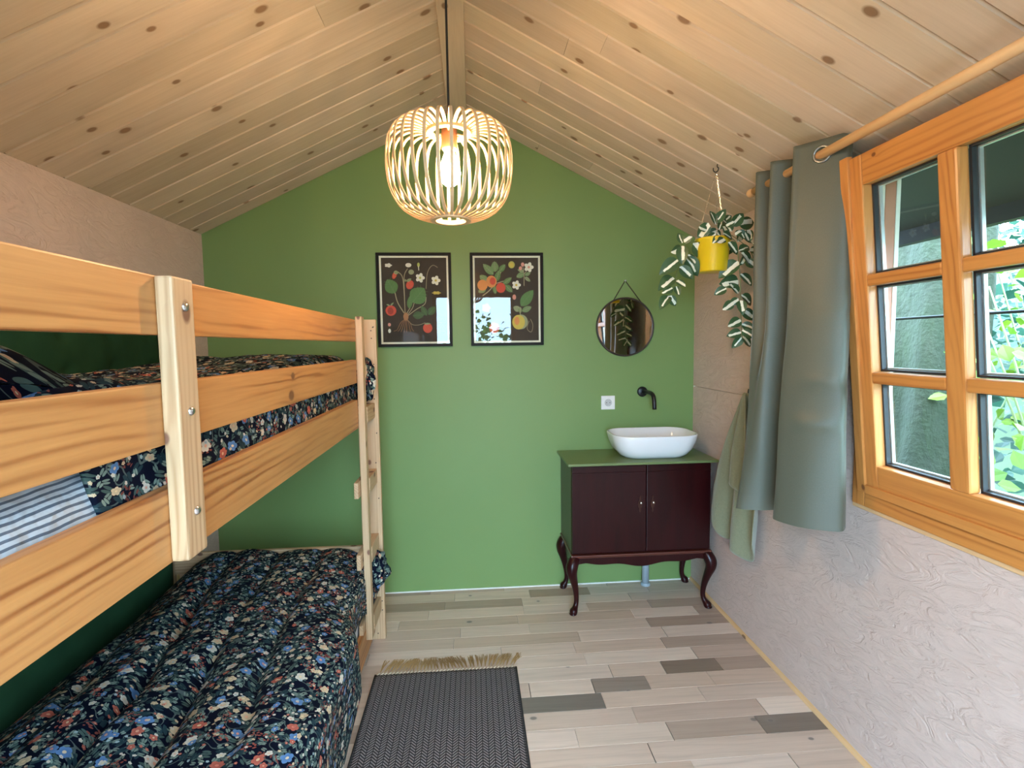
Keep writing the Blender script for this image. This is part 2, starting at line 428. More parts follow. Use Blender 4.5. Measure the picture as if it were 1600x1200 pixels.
obj('sash_lip', T(join(box(-.008, .010, SY1-.024, SY1+.010, -.008, SHT+.008, .003))), win_z, sash)
obj('sash_lip', T(box(-.008, .010, SY0, SY1-.024, -.010, .018, .003)), win_y, sash)
pz = [br, .345, .38, .64, .675, SHT-tr_]
py = [SY0+st, 1.178, 1.232, SY1-st]
obj('muntin', T(box(-.002, .03, py[1], py[2], br, SHT-tr_, .006)), win_z, sash)
for a, b_ in ((py[0], py[1]), (py[2], py[3])):
    for z0, z1 in ((pz[1], pz[2]), (pz[3], pz[4])):
        obj('muntin', T(box(0, .03, a-.001, b_+.001, z0, z1, .006)), win_y, sash)
for a, b_ in ((py[0], py[1]), (py[2], py[3])):
    for z0, z1 in ((pz[0], pz[1]), (pz[2], pz[3]), (pz[4], pz[5])):
        g = obj('pane', T(box(.036, .040, a-.01, b_+.01, z0-.008, z1+.008)), glass_m, sash)
        obj('gasket', T(join(box(.030, .046, a-.001, a+.006, z0, z1), box(.030, .046, b_-.006, b_+.001, z0, z1), box(.030, .046, a, b_, z0, z0+.006), box(.030, .046, a, b_, z1-.006, z1))), gasket, g)
        obj('spacer', T(join(box(.046, .056, a, a+.010, z0, z1), box(.046, .056, b_-.010, b_, z0, z1), box(.046, .056, a, b_, z0, z0+.010), box(.046, .056, a, b_, z1-.010, z1))), alu, g)
# exterior casing
terra = plain('terracotta_paint', (.50, .20, .12), .5)
def casing(name, x0, x1, mat, inset=0):
    obj(name, box(x0, x1, WY1-fwid-inset, WY1, WZ0+.02, WZ1), mat, win); obj(name, box(x0, x1, WY0, WY0+fwid, WZ0+.02, WZ1), mat, win)
casing('outer_casing', XR+.0045, XR+.016, cream_m, -.003)
casing('outer_board', XR+.0165, XR+.050, terra, -.001)
casing('outer_board', XR+.0505, XR+.064, cream_m, .001)
obj('outer_sill', box(XR+.0045, XR+.12, WY0+fwid, WY1-fwid, WZ0+.004, WZ0+.045), cream_m, win)
# roof overhang outside
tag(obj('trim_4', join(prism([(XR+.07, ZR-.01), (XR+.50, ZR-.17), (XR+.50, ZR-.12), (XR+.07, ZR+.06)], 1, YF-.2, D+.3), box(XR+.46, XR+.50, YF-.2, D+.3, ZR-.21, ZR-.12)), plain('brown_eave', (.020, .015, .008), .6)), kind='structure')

# ================================================================== BUNK BED
KX = -.485        # front plane of the rails
bed = tag(empty('bunk_bed', ((KX+XL)/2, 1.43, 0)), 'orange-varnished pine bunk bed with thick side rails along the left wall', 'bunk bed')
RT = .022
for z0, z1 in ((1.423, 1.515), (1.250, 1.348), (1.060, 1.180)):
    obj('rail', box(KX-RT, KX, .45, 2.20, z0, z1, .003), pine_y, bed)
obj('rail', box(KX-RT, KX, .45, 2.40, .05, .17, .003), pine_y, bed)
for z0, z1 in ((.06, .20), (1.060, 1.16)):
    obj('rail', box(XL+.035, XL+.055, .45, 2.44, z0, z1, .003), pine_y, bed)
# short middle post with three bolts
mp = obj('guard_post', box(KX+.0005, KX+.027, .838, .898, 1.062, 1.514, .004), pale_z, bed)
steel = plain('zinc_bolt', (.62, .62, .64), .28, 1.0)
for z in (1.468, 1.300, 1.135):
    obj('bolt', join(lathe([(.0005, .031), (.004, .0315), (.0062, .0295), (.0075, .0275), (.0075, .0270)], (KX, .870, z), 14, 'x')), steel, mp, True)
# near ladder stile and far post
obj('ladder_stile', box(KX+.0005, KX+.027, 2.200, 2.245, .125, 1.528, .003), pale_z, bed)
fp = obj('post', box(-.535, -.441, 2.420, 2.445, 0, 1.526, .003), pale_z, bed)
hole = plain('dark_screw_hole', (.03, .015, .01), .8)
for x, z in ((-.455, 1.49), (-.463, 1.475), (-.462, 1.44), (-.452, 1.492), (-.458, 1.16), (-.452, 1.0), (-.460, .86), (-.452, .69), (-.452, .19), (-.452, .145), (-.476, .03), (-.455, 1.32)):
    obj('screw_hole', lathe([(.0005, 0), (.0028, 0), (.0028, .003)], (x, 2.4185, z), 10, 'y'), hole, fp)
for z in (.145, .455, .765, 1.075):
    obj('rung', join(box(-.505, -.487, 2.160, 2.419, z, z+.068, .003), box(-.487, -.456, 2.2465, 2.419, z, z+.068, .003)), pale_y, bed)
obj('rear_post', box(XL+.003, XL+.033, 2.42, 2.445, 0, 1.22, .003), pale_z, bed)
obj('rear_post', box(XL+.003, XL+.033, .45, .51, 0, 1.22, .003), pale_z, bed)
obj('post', box(-.535, -.508, .45, .54, 0, 1.515, .003), pale_z, bed)
obj('end_board', box(XL+.034, -.536, 2.405, 2.425, .37, .468, .003), pale_x, bed)
obj('end_board', box(XL+.034, -.536, 2.405, 2.425, 1.10, 1.20, .003), pale_x, bed)
obj('end_board', box(XL+.034, -.536, .46, .48, 1.10, 1.45, .003), pale_x, bed)
obj('slat_base', box(XL+.056, KX-RT-.001, .49, 2.40, 1.065, 1.080), pale_y, bed)
obj('slat_base', box(XL+.056, KX-RT-.001, .49, 2.40, .10, .115), pale_y, bed)

# ---- floral fabric
def floral(name, sc=1.0, bgc=(.0020, .0032, .0100), gain=1.0):
    m, n, b = newmat(name)
    uv = n.new('ShaderNodeTexCoord').outputs['UV']
    uv = n.vm('SCALE', uv, sc)
    wob = n.noise(uv, 7, 2, out=1)
    uvw = n.vm('ADD', uv, n.vm('SCALE', n.vm('SUBTRACT', wob, (.5, .5, .5)), .03))
    col = n.mix(n.noise(uv, 40, 2), bgc, tuple(x*1.5 for x in bgc))
    def cell(scale, seed):
        p = n.vm('ADD', n.vm('SCALE', uvw, scale), (seed, seed*1.7, 0.))
        vo = n.vor(p, 1, .85, dim='2D')
        d = n.sep(n.vm('SUBTRACT', p, vo.outputs['Position'])); cc = n.sep(vo.outputs['Color'])
        a = n.m('MULTIPLY', cc[0], 6.283); ca, sa = n.m('COSINE', a), n.m('SINE', a)
        x = n.m('ADD', n.m('MULTIPLY', d[0], ca), n.m('MULTIPLY', d[1], sa)); y = n.m('SUBTRACT', n.m('MULTIPLY', d[1], ca), n.m('MULTIPLY', d[0], sa))
        return x, y, cc
    def ell(x, y, a, bb_):
        return n.m('ADD', n.m('POWER', n.m('DIVIDE', n.m('ABSOLUTE', x), a), 2.), n.m('POWER', n.m('DIVIDE', n.m('ABSOLUTE', y), bb_), 2.))
    def lay(col, mask, c2, amt=1.0):
        return n.mix(n.m('MULTIPLY', mask, amt), col, c2)
    # vines
    vn = n.noise(uvw, 16, 1.0); vine = n.m('LESS_THAN', n.m('ABSOLUTE', n.m('SUBTRACT', vn, .5)), .011)
    col = lay(col, vine, (.10, .13, .12), .8)
    # leaf pairs in two sizes
    for scl, seed, aa, bb_, cA in ((38, 3.1, .40, .13, (.042, .070, .062)), (30, 9.7, .42, .14, (.014, .030, .036)), (52, 5.3, .36, .13, (.13, .17, .14))):
        x, y, cc = cell(scl, seed)
        y2 = n.m('SUBTRACT', n.m('ABSOLUTE', y), .15)
        x2 = n.m('ADD', x, n.m('MULTIPLY', n.m('ABSOLUTE', y), -.6))
        msk = n.m('MULTIPLY', n.m('LESS_THAN', ell(x2, y2, aa, bb_), 1.), n.m('GREATER_THAN', cc[2], .52))
        col = lay(col, msk, n.mix(cc[1], cA, tuple(v*1.6 for v in cA)))
    # brown-red sprigs: cluster of small ellipses inside a big one
    x, y, cc = cell(13, 2.2); big = n.m('MULTIPLY', n.m('LESS_THAN', ell(x, y, .42, .20), 1.), n.m('GREATER_THAN', cc[1], .50))
    xs, ys, c3 = cell(90, 1.3); sm = n.m('LESS_THAN', ell(xs, ys, .42, .22), 1.)
    col = lay(col, n.m('MULTIPLY', big, sm), n.mix(cc[2], (.16, .045, .035), (.32, .085, .06)))
    # round flowers, blue / cream / coral, with lighter centre
    def flower(scl, seed, rad, dens, stops):
        nonlocal col
        x, y, cc = cell(scl, seed)
        th_ = n.m('ARCTAN2', y, x); r = n.m('SQRT', ell(x, y, 1.0, .78))
        pet = n.m('MULTIPLY', rad, n.m('ADD', .80, n.m('MULTIPLY', n.m('ABSOLUTE', n.m('COSINE', n.m('MULTIPLY', th_, 2.5))), .28)))
        on = n.m('GREATER_THAN', cc[2], 1-dens)
        pc = n.ramp(cc[1], stops, 'CONSTANT')
        shade = n.m('ADD', .72, n.m('MULTIPLY', n.m('DIVIDE', r, rad), .30))
        pc = n.mix(1.0, pc, n.comb(shade, shade, shade), 'MULTIPLY')
        col = lay(col, n.m('MULTIPLY', on, n.m('LESS_THAN', r, pet)), pc)
        col = lay(col, n.m('MULTIPLY', on, n.m('LESS_THAN', r, rad*.28)), n.mix(cc[0], (.75, .62, .35), (.65, .2, .14)), .8)
    G = gain
    blue, cream, coral, pale = (.10*G, .20*G, .38*G), (.58*G, .44*G, .28*G), (.46*G, .12*G, .08*G), (.62*G, .56*G, .46*G)
    flower(15, 4.4, .25, .62, [(0, blue), (.40, cream), (.62, coral), (.78, pale)])
    flower(21, 7.9, .21, .50, [(0, cream), (.3, blue), (.6, pale), (.8, coral)])
    flower(46, 6.1, .20, .45, [(0, pale), (.4, cream), (.65, (.30, .42, .45)), (.85, coral)])
    n.put(b.inputs['Base Color'], col); b.inputs['Roughness'].default_value = .75
    b.inputs['Specular IOR Level'].default_value = .08
    n.put(b.inputs['Normal'], n.bump(n.noise(uv, 700, 1), .12, .001))
    return m
floral_m = floral('navy_floral_cotton', 1.12)
floral_big = floral('navy_floral_cotton_upper', .95)

def nz(x, y, z=0.): return noise.noise(Vector((x, y, z)))
# lower duvet
def low_duvet(u, v):
    y = .50+v*(2.395-.50)
    wid = 1.30                       # arc length across
    s_ = u*wid
    top_w = .87
    fade = min(1, (2.395-y)/.12)
    if s_ < top_w:
        t = s_/top_w; x = -1.340+t*(.880-.072*max(0, min(1, (y-1.74)/.22)))
        z = .315+.145*min(1, t/.28)**.7*(1) if t < .28 else .46
        z = .330+.130*(1-(1-min(1, t/.30))**2)
        if y > 2.0: z += (y-2.0)*.08*(1-t)
        sk = x+.10*(y-1.5)+.085*nz(y*1.3, x*1.2, 3)+.03*nz(y*3.1, x*4, 13)
        a1 = abs(math.sin(sk*PI/.19+.9)); rid = (1-a1)**2.0*.062*(.35+1.3*abs(nz(x*3.1, y*1.1, 21)))*max(0, min(1, (x+1.25)/.15))*max(0, min(1, (-.56-x)/.10))
        z -= rid*(.35+.65*min(1, max(0, (2.25-y)/.7)))*1.25
        z += .012*nz(x*7, y*3, 1)+.010*nz(x*16, y*5, 8)
        e = max(0, (t-.86)/.14); z -= .030*e*e
        return (x, y, z)
    q = s_-top_w
    bx = -.460-.072*max(0, min(1, (y-1.74)/.22)); L = wid-top_w
    hang = .30 if y < 1.55 else .30-.15*min(1, (y-1.55)/.25)
    if y > 2.15: hang = .17+.02*math.sin(y*20)
    q2 = q/L*(hang+.05)
    r = .05
    if q2 < r*PI/2*.9: a = q2/r; x = bx+r*math.sin(a); z = .43-r*(1-math.cos(a))
    else: a = PI/2*.9; x = bx+r*math.sin(a)+.012*math.sin(y*11+1)*min(1, (q2-.05)/.15); z = .43-r*(1-math.cos(a))-(q2-r*a)
    x += .014*nz(y*5, z*2, 5)
    z += .012*nz(x*7, y*3, 1)+.010*nz(x*16, y*5, 8)
    if y > 2.30: x += .012*(y-2.30)/.1
    return (x, y, z)
def cloth(name, nu, nv, fn, mat, w, h, thick, label, cat, group=None):
    o = obj(name, grid(nu, nv, fn), mat, None, True)
    set_uv(o.data, nu, nv, lambda a, b_: (a*w, b_*h))
    if thick: solid(o, thick)
    return tag(o, label, cat, group)
cloth('duvet', 170, 170, low_duvet, floral_m, 1.30, 1.9, .012, 'navy floral duvet crumpled over the lower bunk and hanging down its front', 'duvet')
sheet_low = obj('mattress', box(-1.34, -.512, .50, 2.395, .116, .285, .03), plain('white_cotton', (.7, .7, .7), .8), None, True)
tag(sheet_low, 'pale mattress under the floral duvet of the lower bunk', 'mattress')
# upper mattress with striped sheet
m, n, b = newmat('blue_striped_sheet'); v = n.coord('UV', False); s3 = n.sep(v)
wv = n.m('ADD', s3[0], n.m('MULTIPLY', n.noise(v, 14, 2), .010))
sn = n.m('SINE', n.m('MULTIPLY', wv, 2*PI/.0120)); ms = n.m('GREATER_THAN', sn, .30)
n.put(b.inputs['Base Color'], n.mix(ms, (.44, .49, .53), (.09, .115, .15))); b.inputs['Roughness'].default_value = .8
n.put(b.inputs['Normal'], n.bump(n.noise(v, 22, 3), .5, .02)); stripe = m
def up_side(u, v):
    y = .49+v*(2.39-.49); a = u
    # open profile across: front bottom -> top -> wall side
    pts = [(-.520, 1.083), (-.512, 1.11), (-.511, 1.18), (-.515, 1.215), (-.535, 1.238), (-.60, 1.245), (-.9, 1.247), (-1.345, 1.24), (-1.35, 1.09)]
    t = a*(len(pts)-1); i = min(int(t), len(pts)-2); q = t-i
    x = pts[i][0]*(1-q)+pts[i+1][0]*q; z = pts[i][1]*(1-q)+pts[i+1][1]*q
    return (x-.004*abs(nz(y*12, z*8))-(.001 if x > -.6 else 0), y, z+.003*nz(y*9, x*4, 2))
mt = obj('mattress', grid(33, 90, up_side), stripe, None, True); set_uv(mt.data, 33, 90, lambda a, b_: (a*.36 if a < .5 else a*.36+(a-.5)*1.8, b_*1.9))
tag(mt, 'mattress on the upper bunk in a pale blue sheet with dark stripes', 'mattress')
def up_duvet(u, v):
    y = .715+v*(2.385-.715)
    y += (.02*math.sin(u*14))*(1-v)
    wid = 1.12; s_ = u*wid; hang = .20
    if s_ < wid-hang-.04:
        t = s_/(wid-hang-.04); x = -1.310+t*(.76)
        z = 1.335+.018*math.sin(y*4.5+x*3)+.012*nz(x*8, y*5, 4)+.014*nz(x*3, y*14, 9)
        z += .016*min(1, max(0, (y-1.6)/.3))
        z -= .05*max(0, (.10-(1-t))/.10)**2*1.0 + .05*max(0, (.08-t)/.08)**2
        e = max(0, 1-v/.05); z -= .03*e
        return (x, y, z)
    q = (s_-(wid-hang-.04))/(hang+.04)
    a = min(1, q/.28)*PI/2
    zt = 1.300+.010*nz(-.55*8, y*5, 4)
    x = -.550+.040*math.sin(a); z = zt-.040*(1-math.cos(a))-max(0, q-.28)/.72*.135
    x += .003*math.sin(y*34+nz(y*3, 1)*6)*min(1, q)
    x = min(x, -.5095)
    return (x, y, z)
cloth('duvet', 120, 190, up_duvet, floral_big, 1.12, 1.67, .006, 'navy floral duvet on the upper bunk, seen between the guard rails', 'duvet')
# duvet corner pushed out between ladder stile and post: part of upper duvet -> bulge mesh
def puff(cx, cy_, cz, rx, ry, rz, seed):
    def fn(u, v):
        th_ = v*PI; ph = u*2*PI
        r = 1+.45*nz(math.cos(ph)*1.8+seed, math.sin(ph)*1.8, math.cos(th_)*1.8)+.22*nz(math.cos(ph)*5, math.sin(ph)*5+seed, math.cos(th_)*5)+.14*math.sin(3*ph+seed)*math.sin(th_)
        return (cx+rx*r*math.sin(th_)*math.cos(ph), cy_+ry*r*math.sin(th_)*math.sin(ph), cz+rz*r*math.cos(th_))
    return fn
d_low, d_up = bpy.data.objects['duvet'], bpy.data.objects['duvet.001']
for dv, args, mt_ in ((d_up, (-.478, 2.345, 1.255, .036, .065, .085, 2.), floral_big), (d_low, (-.462, 2.345, .375, .052, .060, .075, 5.), floral_m)):
    o = obj('duvet_corner', grid(44, 26, puff(*args)), mt_, dv, True); set_uv(o.data, 44, 26, lambda a, b_: (a*.34+2, b_*.2))
# pillow
def pil(u, v):
    a, b_ = u*2-1, v*2-1
    return a, b_
def pillow_fn(sgn):
    def fn(u, v):
        a, b_ = u*2-1, v*2-1
        h = (max(0, 1-a**4)*max(0, 1-b_**4))**.5
        x = -.93+a*.33; y = .655+b_*.205*(1-.05*abs(a)); z = 1.368+sgn*h*.085+.008*nz(a*3, b_*3, sgn)
        return (x, y+.0*h, z+.05*(-b_)*.6)
    return fn
o = obj('pillow', join(grid(30, 20, pillow_fn(1)), grid(30, 20, pillow_fn(-1))), floral_big, None, True)
uvl = o.data.uv_layers.new(name='UVMap')
for p in o.data.polygons:
    for li in p.loop_indices:
        vc = o.data.vertices[o.data.loops[li].vertex_index].co; uvl.data[li].uv = (vc.x*.9+5.2, vc.y*.9+vc.z*1.1+3.1)
fixnormals(o)
tag(o, 'navy pillow with large flowers at the near end of the upper bunk', 'pillow')

# dark green padded cloths on the wall behind each bunk
velvet = plain('dark_green_velvet', (.016, .050, .022), .8, noise_amt=.25, nscale=9)
velvet.node_tree.nodes['Principled BSDF'].inputs['Specular IOR Level'].default_value = .1
def panel_fn(z0, z1, y0, y1, sd):
    def fn(u, v):
        y = y0+u*(y1-y0); z = z0+v*(z1-z0)
        d = .030+.012*nz(y*3, z*5, sd)+.010*nz(y*9+z*4, z*7, sd+3)
        tuft = 0
        for ty in (.62, .86, 1.10, 1.34, 1.58, 1.82, 2.06, 2.30):
            for tz in (z0+.32*(z1-z0), z0+.70*(z1-z0)):
                q = ((y-ty)**2+(z-tz)**2)/.0009; tuft += math.exp(-q)
        d -= .018*min(1, tuft)
        ed = min(u, 1-u, v, 1-v)/.04
        d = max(.004, d*min(1, ed)**.5 if ed > 0 else .004)
        return (XL+.0345+d, y, z)
    return fn
for z0, z1, lab in ((.30, .90, 'dark green padded cloth on the wall behind the lower bunk'), (1.22, 1.56, 'dark green padded cloth on the wall behind the upper bunk')):
    o = obj('wall_cushion', join(grid(110, 40, panel_fn(z0, z1, .50, 2.38, z0)), box(XL+.002, XL+.033, .52, 2.36, z0, z1-.005)), velvet, None, True)
    tag(o, lab, 'cushion')

# ================================================================== CABINET
maho, n, b = newmat('dark_mahogany'); v = n.coord(); s3 = n.sep(v)
g = n.noise(n.comb(n.m('MULTIPLY', s3[0], 18.), n.m('MULTIPLY', s3[1], 18.), n.m('MULTIPLY', s3[2], 2.2)), 1, 5, .6, .6)
n.put(b.inputs['Base Color'], n.mix(g, (.005, .0008, .0012), (.040, .0040, .0050))); b.inputs['Roughness'].default_value = .30
b.inputs['Coat Weight'].default_value = .12; b.inputs['Coat Roughness'].default_value = .2; b.inputs['Specular IOR Level'].default_value = .22
redm, n, b = newmat('red_mahogany'); v = n.coord(); s3 = n.sep(v)
g = n.noise(n.comb(n.m('MULTIPLY', s3[0], 3.), n.m('MULTIPLY', s3[1], 30.), n.m('MULTIPLY', s3[2], 30.)), 1, 4)
n.put(b.inputs['Base Color'], n.mix(g, (.05, .010, .006), (.13, .028, .016))); b.inputs['Roughness'].default_value = .28; b.inputs['Coat Weight'].default_value = .5
topm = plain('olive_green_paint', (.150, .205, .075), .35, noise_amt=.05, bump=.03)
CX0, CX1, CYF, CYB = .492, 1.226, 2.550, 2.880
cab = tag(empty('cabinet', (.86, 2.71, 0)), 'dark mahogany washstand cabinet with two doors, cabriole legs and green top', 'cabinet')
obj('body', join(box(CX0, CX1, CYF+.018, CYB, .315, .783, .002)), maho, cab)
obj('top', box(.471, 1.258, 2.530, 2.884, .783, .797, .004), topm, cab)
midx = .882
for a, b_, hx in ((CX0+.002, midx-.002, .848), (midx+.002, CX1-.002, .914)):
    dr = obj('door', join(box(a, b_, CYF, CYF+.018, .322, .778, .003), box(a, b_, CYF-.002, CYF+.005, .740, .746, .001)), maho, cab)
    es = obj('escutcheon', prism([(hx+dx*.8, .575+dz) for dx, dz in ((0, -.045), (.006, -.035), (.004, -.025), (.012, -.014), (.014, 0), (.012, .014), (.004, .025), (.006, .035), (0, .045), (-.006, .035), (-.004, .025), (-.012, .014), (-.014, 0), (-.012, -.014), (-.004, -.025), (-.006, -.035))], 1, CYF-.005, CYF-.002), plain('dark_bronze', (.06, .02, .012), .4, .5), dr)
    fixnormals(es)
    obj('knob', lathe([(.0005, -.024), (.005, -.0235), (.0075, -.019), (.006, -.013), (.0035, -.009), (.004, -.005)], (hx, CYF, .585), 16, 'y'), plain('nickel_knob', (.72, .70, .66), .25, 1), dr, True)
obj('moulding', join(box(CX0-.006, CX1+.006, CYF-.010, CYB, .305, .316, .004), box(CX0-.002, CX1+.002, CYF-.004, CYB, .298, .306, .002)), redm, cab)
# scalloped apron
ap = []
NN = 40
for i in range(NN+1):
    t = i/NN; x = CX0+.02+t*(CX1-CX0-.04)
    z = .262+.012*math.cos(t*2*PI*1.0)*1+.006*math.cos(t*6*PI) - (.016*(1-min(1, min(t, 1-t)/.08)))
    ap.append((x, z))
pts = [(CX0+.01, .299)]+ap+[(CX1-.01, .299)]
V_ = []; F_ = []
V1, F1 = prism(pts, 1, CYF-.002, CYF+.016)
o = obj('apron', (V1, F1), maho, cab); fixnormals(o)
for xs in (CX0+.004, CX1-.018):
    ap2 = [(CYF+.02, .299)]+[(CYF+.02+t/16*(CYB-CYF-.03), .262+.014*math.cos(t/16*2*PI)) for t in range(17)]+[(CYB-.01, .299)]
    o = obj('apron', prism(ap2, 0, xs, xs+.014), maho, cab); fixnormals(o)
def cabriole(x, y, sx, sy_):
    path = [(0, 0, .298), (.010, .010, .280), (.020, .020, .255), (.020, .020, .225), (.010, .010, .185), (-.001, -.001, .135), (-.007, -.007, .09), (-.007, -.007, .055), (0, 0, .032), (.010, .010, .016), (.013, .013, .004)]
    rad = [.026, .030, .031, .027, .021, .0165, .0135, .0125, .0145, .021, .017]
    P_ = catmull([(x+sx*p[0], y+sy_*p[1], p[2]) for p in path], 31)
    rr = [v.x for v in catmull([(r, 0, 0) for r in rad], 31)]
    V1, F1 = tube(P_, rr, 12)
    pad = lathe([(.004, 0), (.018, .001), (.021, .006), (.016, .011)], (x+sx*.013, y+sy_*.013, 0), 14, capb=True)
    return join((V1, F1), pad)
for x, y, a, b_ in ((CX0+.018, CYF+.014, -1, -1), (CX1-.018, CYF+.014, 1, -1), (CX0+.018, CYB-.030, -1, 1), (CX1-.018, CYB-.030, 1, 1)):
    obj('leg', cabriole(x, y, a, b_ if b_ < 0 else 0), maho, cab, True)
# shoulder brackets beside the front legs
# waste pipe
pv = plain('grey_plastic_pipe', (.34, .40, .44), .4)
pipe = tag(obj('waste_pipe', join(tube([(.978, 2.835, .008), (.978, 2.835, .2975)], .020, 20), lathe([(.0265, 0), (.0265, .012), (.021, .016)], (.978, 2.835, .001), 20)), pv, None, True), 'grey plastic waste pipe rising from the floor beneath the cabinet', 'pipe')

# basin : rounded-rectangle loops
def rrect(cx, cy_, hx, hy, r, z, n=9):
    out = []
    for qx, qy, a0 in ((1, 1, 0), (-1, 1, PI/2), (-1, -1, PI), (1, -1, 1.5*PI)):
        for k in range(n):
            a = a0+PI/2*k/(n-1); out.append((cx+qx*(hx-r)+r*math.cos(a), cy_+qy*(hy-r)+r*math.sin(a), z))
    return out
cer, n, b = newmat('white_ceramic'); n.put(b.inputs['Base Color'], n.mix(n.noise(n.coord(), 5, 1), (.84, .84, .85), (.87, .87, .87))); b.inputs['Roughness'].default_value = .10; b.inputs['Coat Weight'].default_value = .5
bx_, by_ = .958, 2.700; Z0 = .7975
loops = []
for hx, hy, r, z in ((.150, .090, .07, 0), (.165, .104, .08, .002), (.185, .120, .09, .018), (.208, .138, .10, .050), (.222, .150, .105, .090), (.229, .156, .108, .122), (.230, .157, .108, .131), (.2275, .1545, .106, .135), (.2215, .1485, .10, .135), (.219, .146, .10, .131), (.212, .139, .098, .09), (.196, .124, .09, .045), (.165, .098, .075, .020), (.10, .05, .045, .014), (.03, .03, .029, .012)):
    loops.append(rrect(bx_, by_, hx, hy, min(r, hy-.001), Z0+z))
nn = len(loops[0]); V = [(p[0], p[1], Z0+(p[2]-Z0)*.93) for l in loops for p in l]; Fc = []
for i in range(len(loops)-1):
    for k in range(nn): Fc.append((i*nn+k, i*nn+(k+1) % nn, (i+1)*nn+(k+1) % nn, (i+1)*nn+k))
Fc.append(tuple(range(nn-1, -1, -1))); Fc.append(tuple((len(loops)-1)*nn+k for k in range(nn)))
basin = tag(obj('basin', (V, Fc), cer, None, True), 'white ceramic vessel basin with rounded corners on the green cabinet top', 'basin')
obj('drain', lathe([(.0005, .003), (.020, .003), (.022, 0)], (bx_, by_, Z0+.0125), 20), plain('chrome_drain', (.7, .7, .7), .15, 1), basin, True)
# tap
blk = plain('matt_black_metal', (.012, .012, .014), .35, .3)
tap = tag(empty('wall_tap', (.972, D, 1.125)), 'matt black wall tap with round plate and bent spout above the basin', 'tap')
obj('plate', lathe([(.0005, -.014), (.026, -.014), (.029, -.011), (.029, 0)], (.968, D-.0005, 1.125), 32, 'y'), blk, tap, True)
obj('spout', tube(catmull([(.972, 2.874, 1.125), (.978, 2.82, 1.127), (.982, 2.76, 1.122), (.984, 2.735, 1.100), (.985, 2.727, 1.040)], 22), .0115, 16), blk, tap, True)
# socket
wp = plain('white_plastic', (.80, .80, .79), .3); greyp = plain('grey_socket_hollow', (.50, .50, .50), .4)
so = tag(empty('wall_socket', (.768, D, 1.066)), 'white square power socket on the green wall left of the tap', 'socket')
obj('cover', box(.7285, .8075, D-.009, D-.0005, 1.0265, 1.1055, .003), wp, so)
obj('inset', lathe([(.021, -.0095), (.020, -.0105), (.0185, -.0095), (.0180, -.0092), (.0005, -.0092)], (.768, D, 1.066), 28, 'y'), greyp, so, True)
for dx, dz in ((-.0095, 0), (.0095, 0)): obj('pin_hole', lathe([(.0005, -.0102), (.0026, -.0102), (.0026, -.009)], (.768+dx, D, 1.066+dz), 10, 'y'), hole, so)
for dz in (.0175, -.0175): obj('earth_clip', box(.765, .771, D-.0115, D-.009, 1.066+dz-.002, 1.066+dz+.002), steel, so)

# mirror
mirr, n, b = newmat('mirror_glass'); b.inputs['Base Color'].default_value = (.86, .86, .86, 1); b.inputs['Metallic'].default_value = 1; b.inputs['Roughness'].default_value = .02
n.put(b.inputs['Roughness'], n.m('MULTIPLY', n.noise(n.coord(), 8, 1), .03))
mi = tag(empty('round_mirror', (.865, D, 1.495)), 'round wall mirror with thin dark rim hanging by a strap', 'mirror')
obj('glass', lathe([(.0005, -.012), (.158, -.012)], (.865, D, 1.495), 64, 'y'), mirr, mi)
obj('rim', lathe([(.157, -.010), (.158, -.017), (.164, -.018), (.167, -.014), (.167, -.001)], (.865, D, 1.495), 64, 'y'), plain('dark_brown_rim', (.03, .02, .015), .4), mi, True)
leath = plain('dark_leather_strap', (.035, .025, .012), .6)
obj('strap', join(tube([(.795, D-.007, 1.640), (.863, D-.007, 1.752)], .0028, 6), tube([(.867, D-.007, 1.752), (.960, D-.007, 1.630)], .0028, 6)), leath, mi)
tag(obj('mirror_hook', lathe([(.0005, -.016), (.005, -.016), (.0055, -.012), (.003, -.010), (.003, 0)], (.865, D, 1.754), 14, 'y'), steel, None, True), 'small round peg holding the mirror strap on the green wall', 'hook')
# small dark marks? none

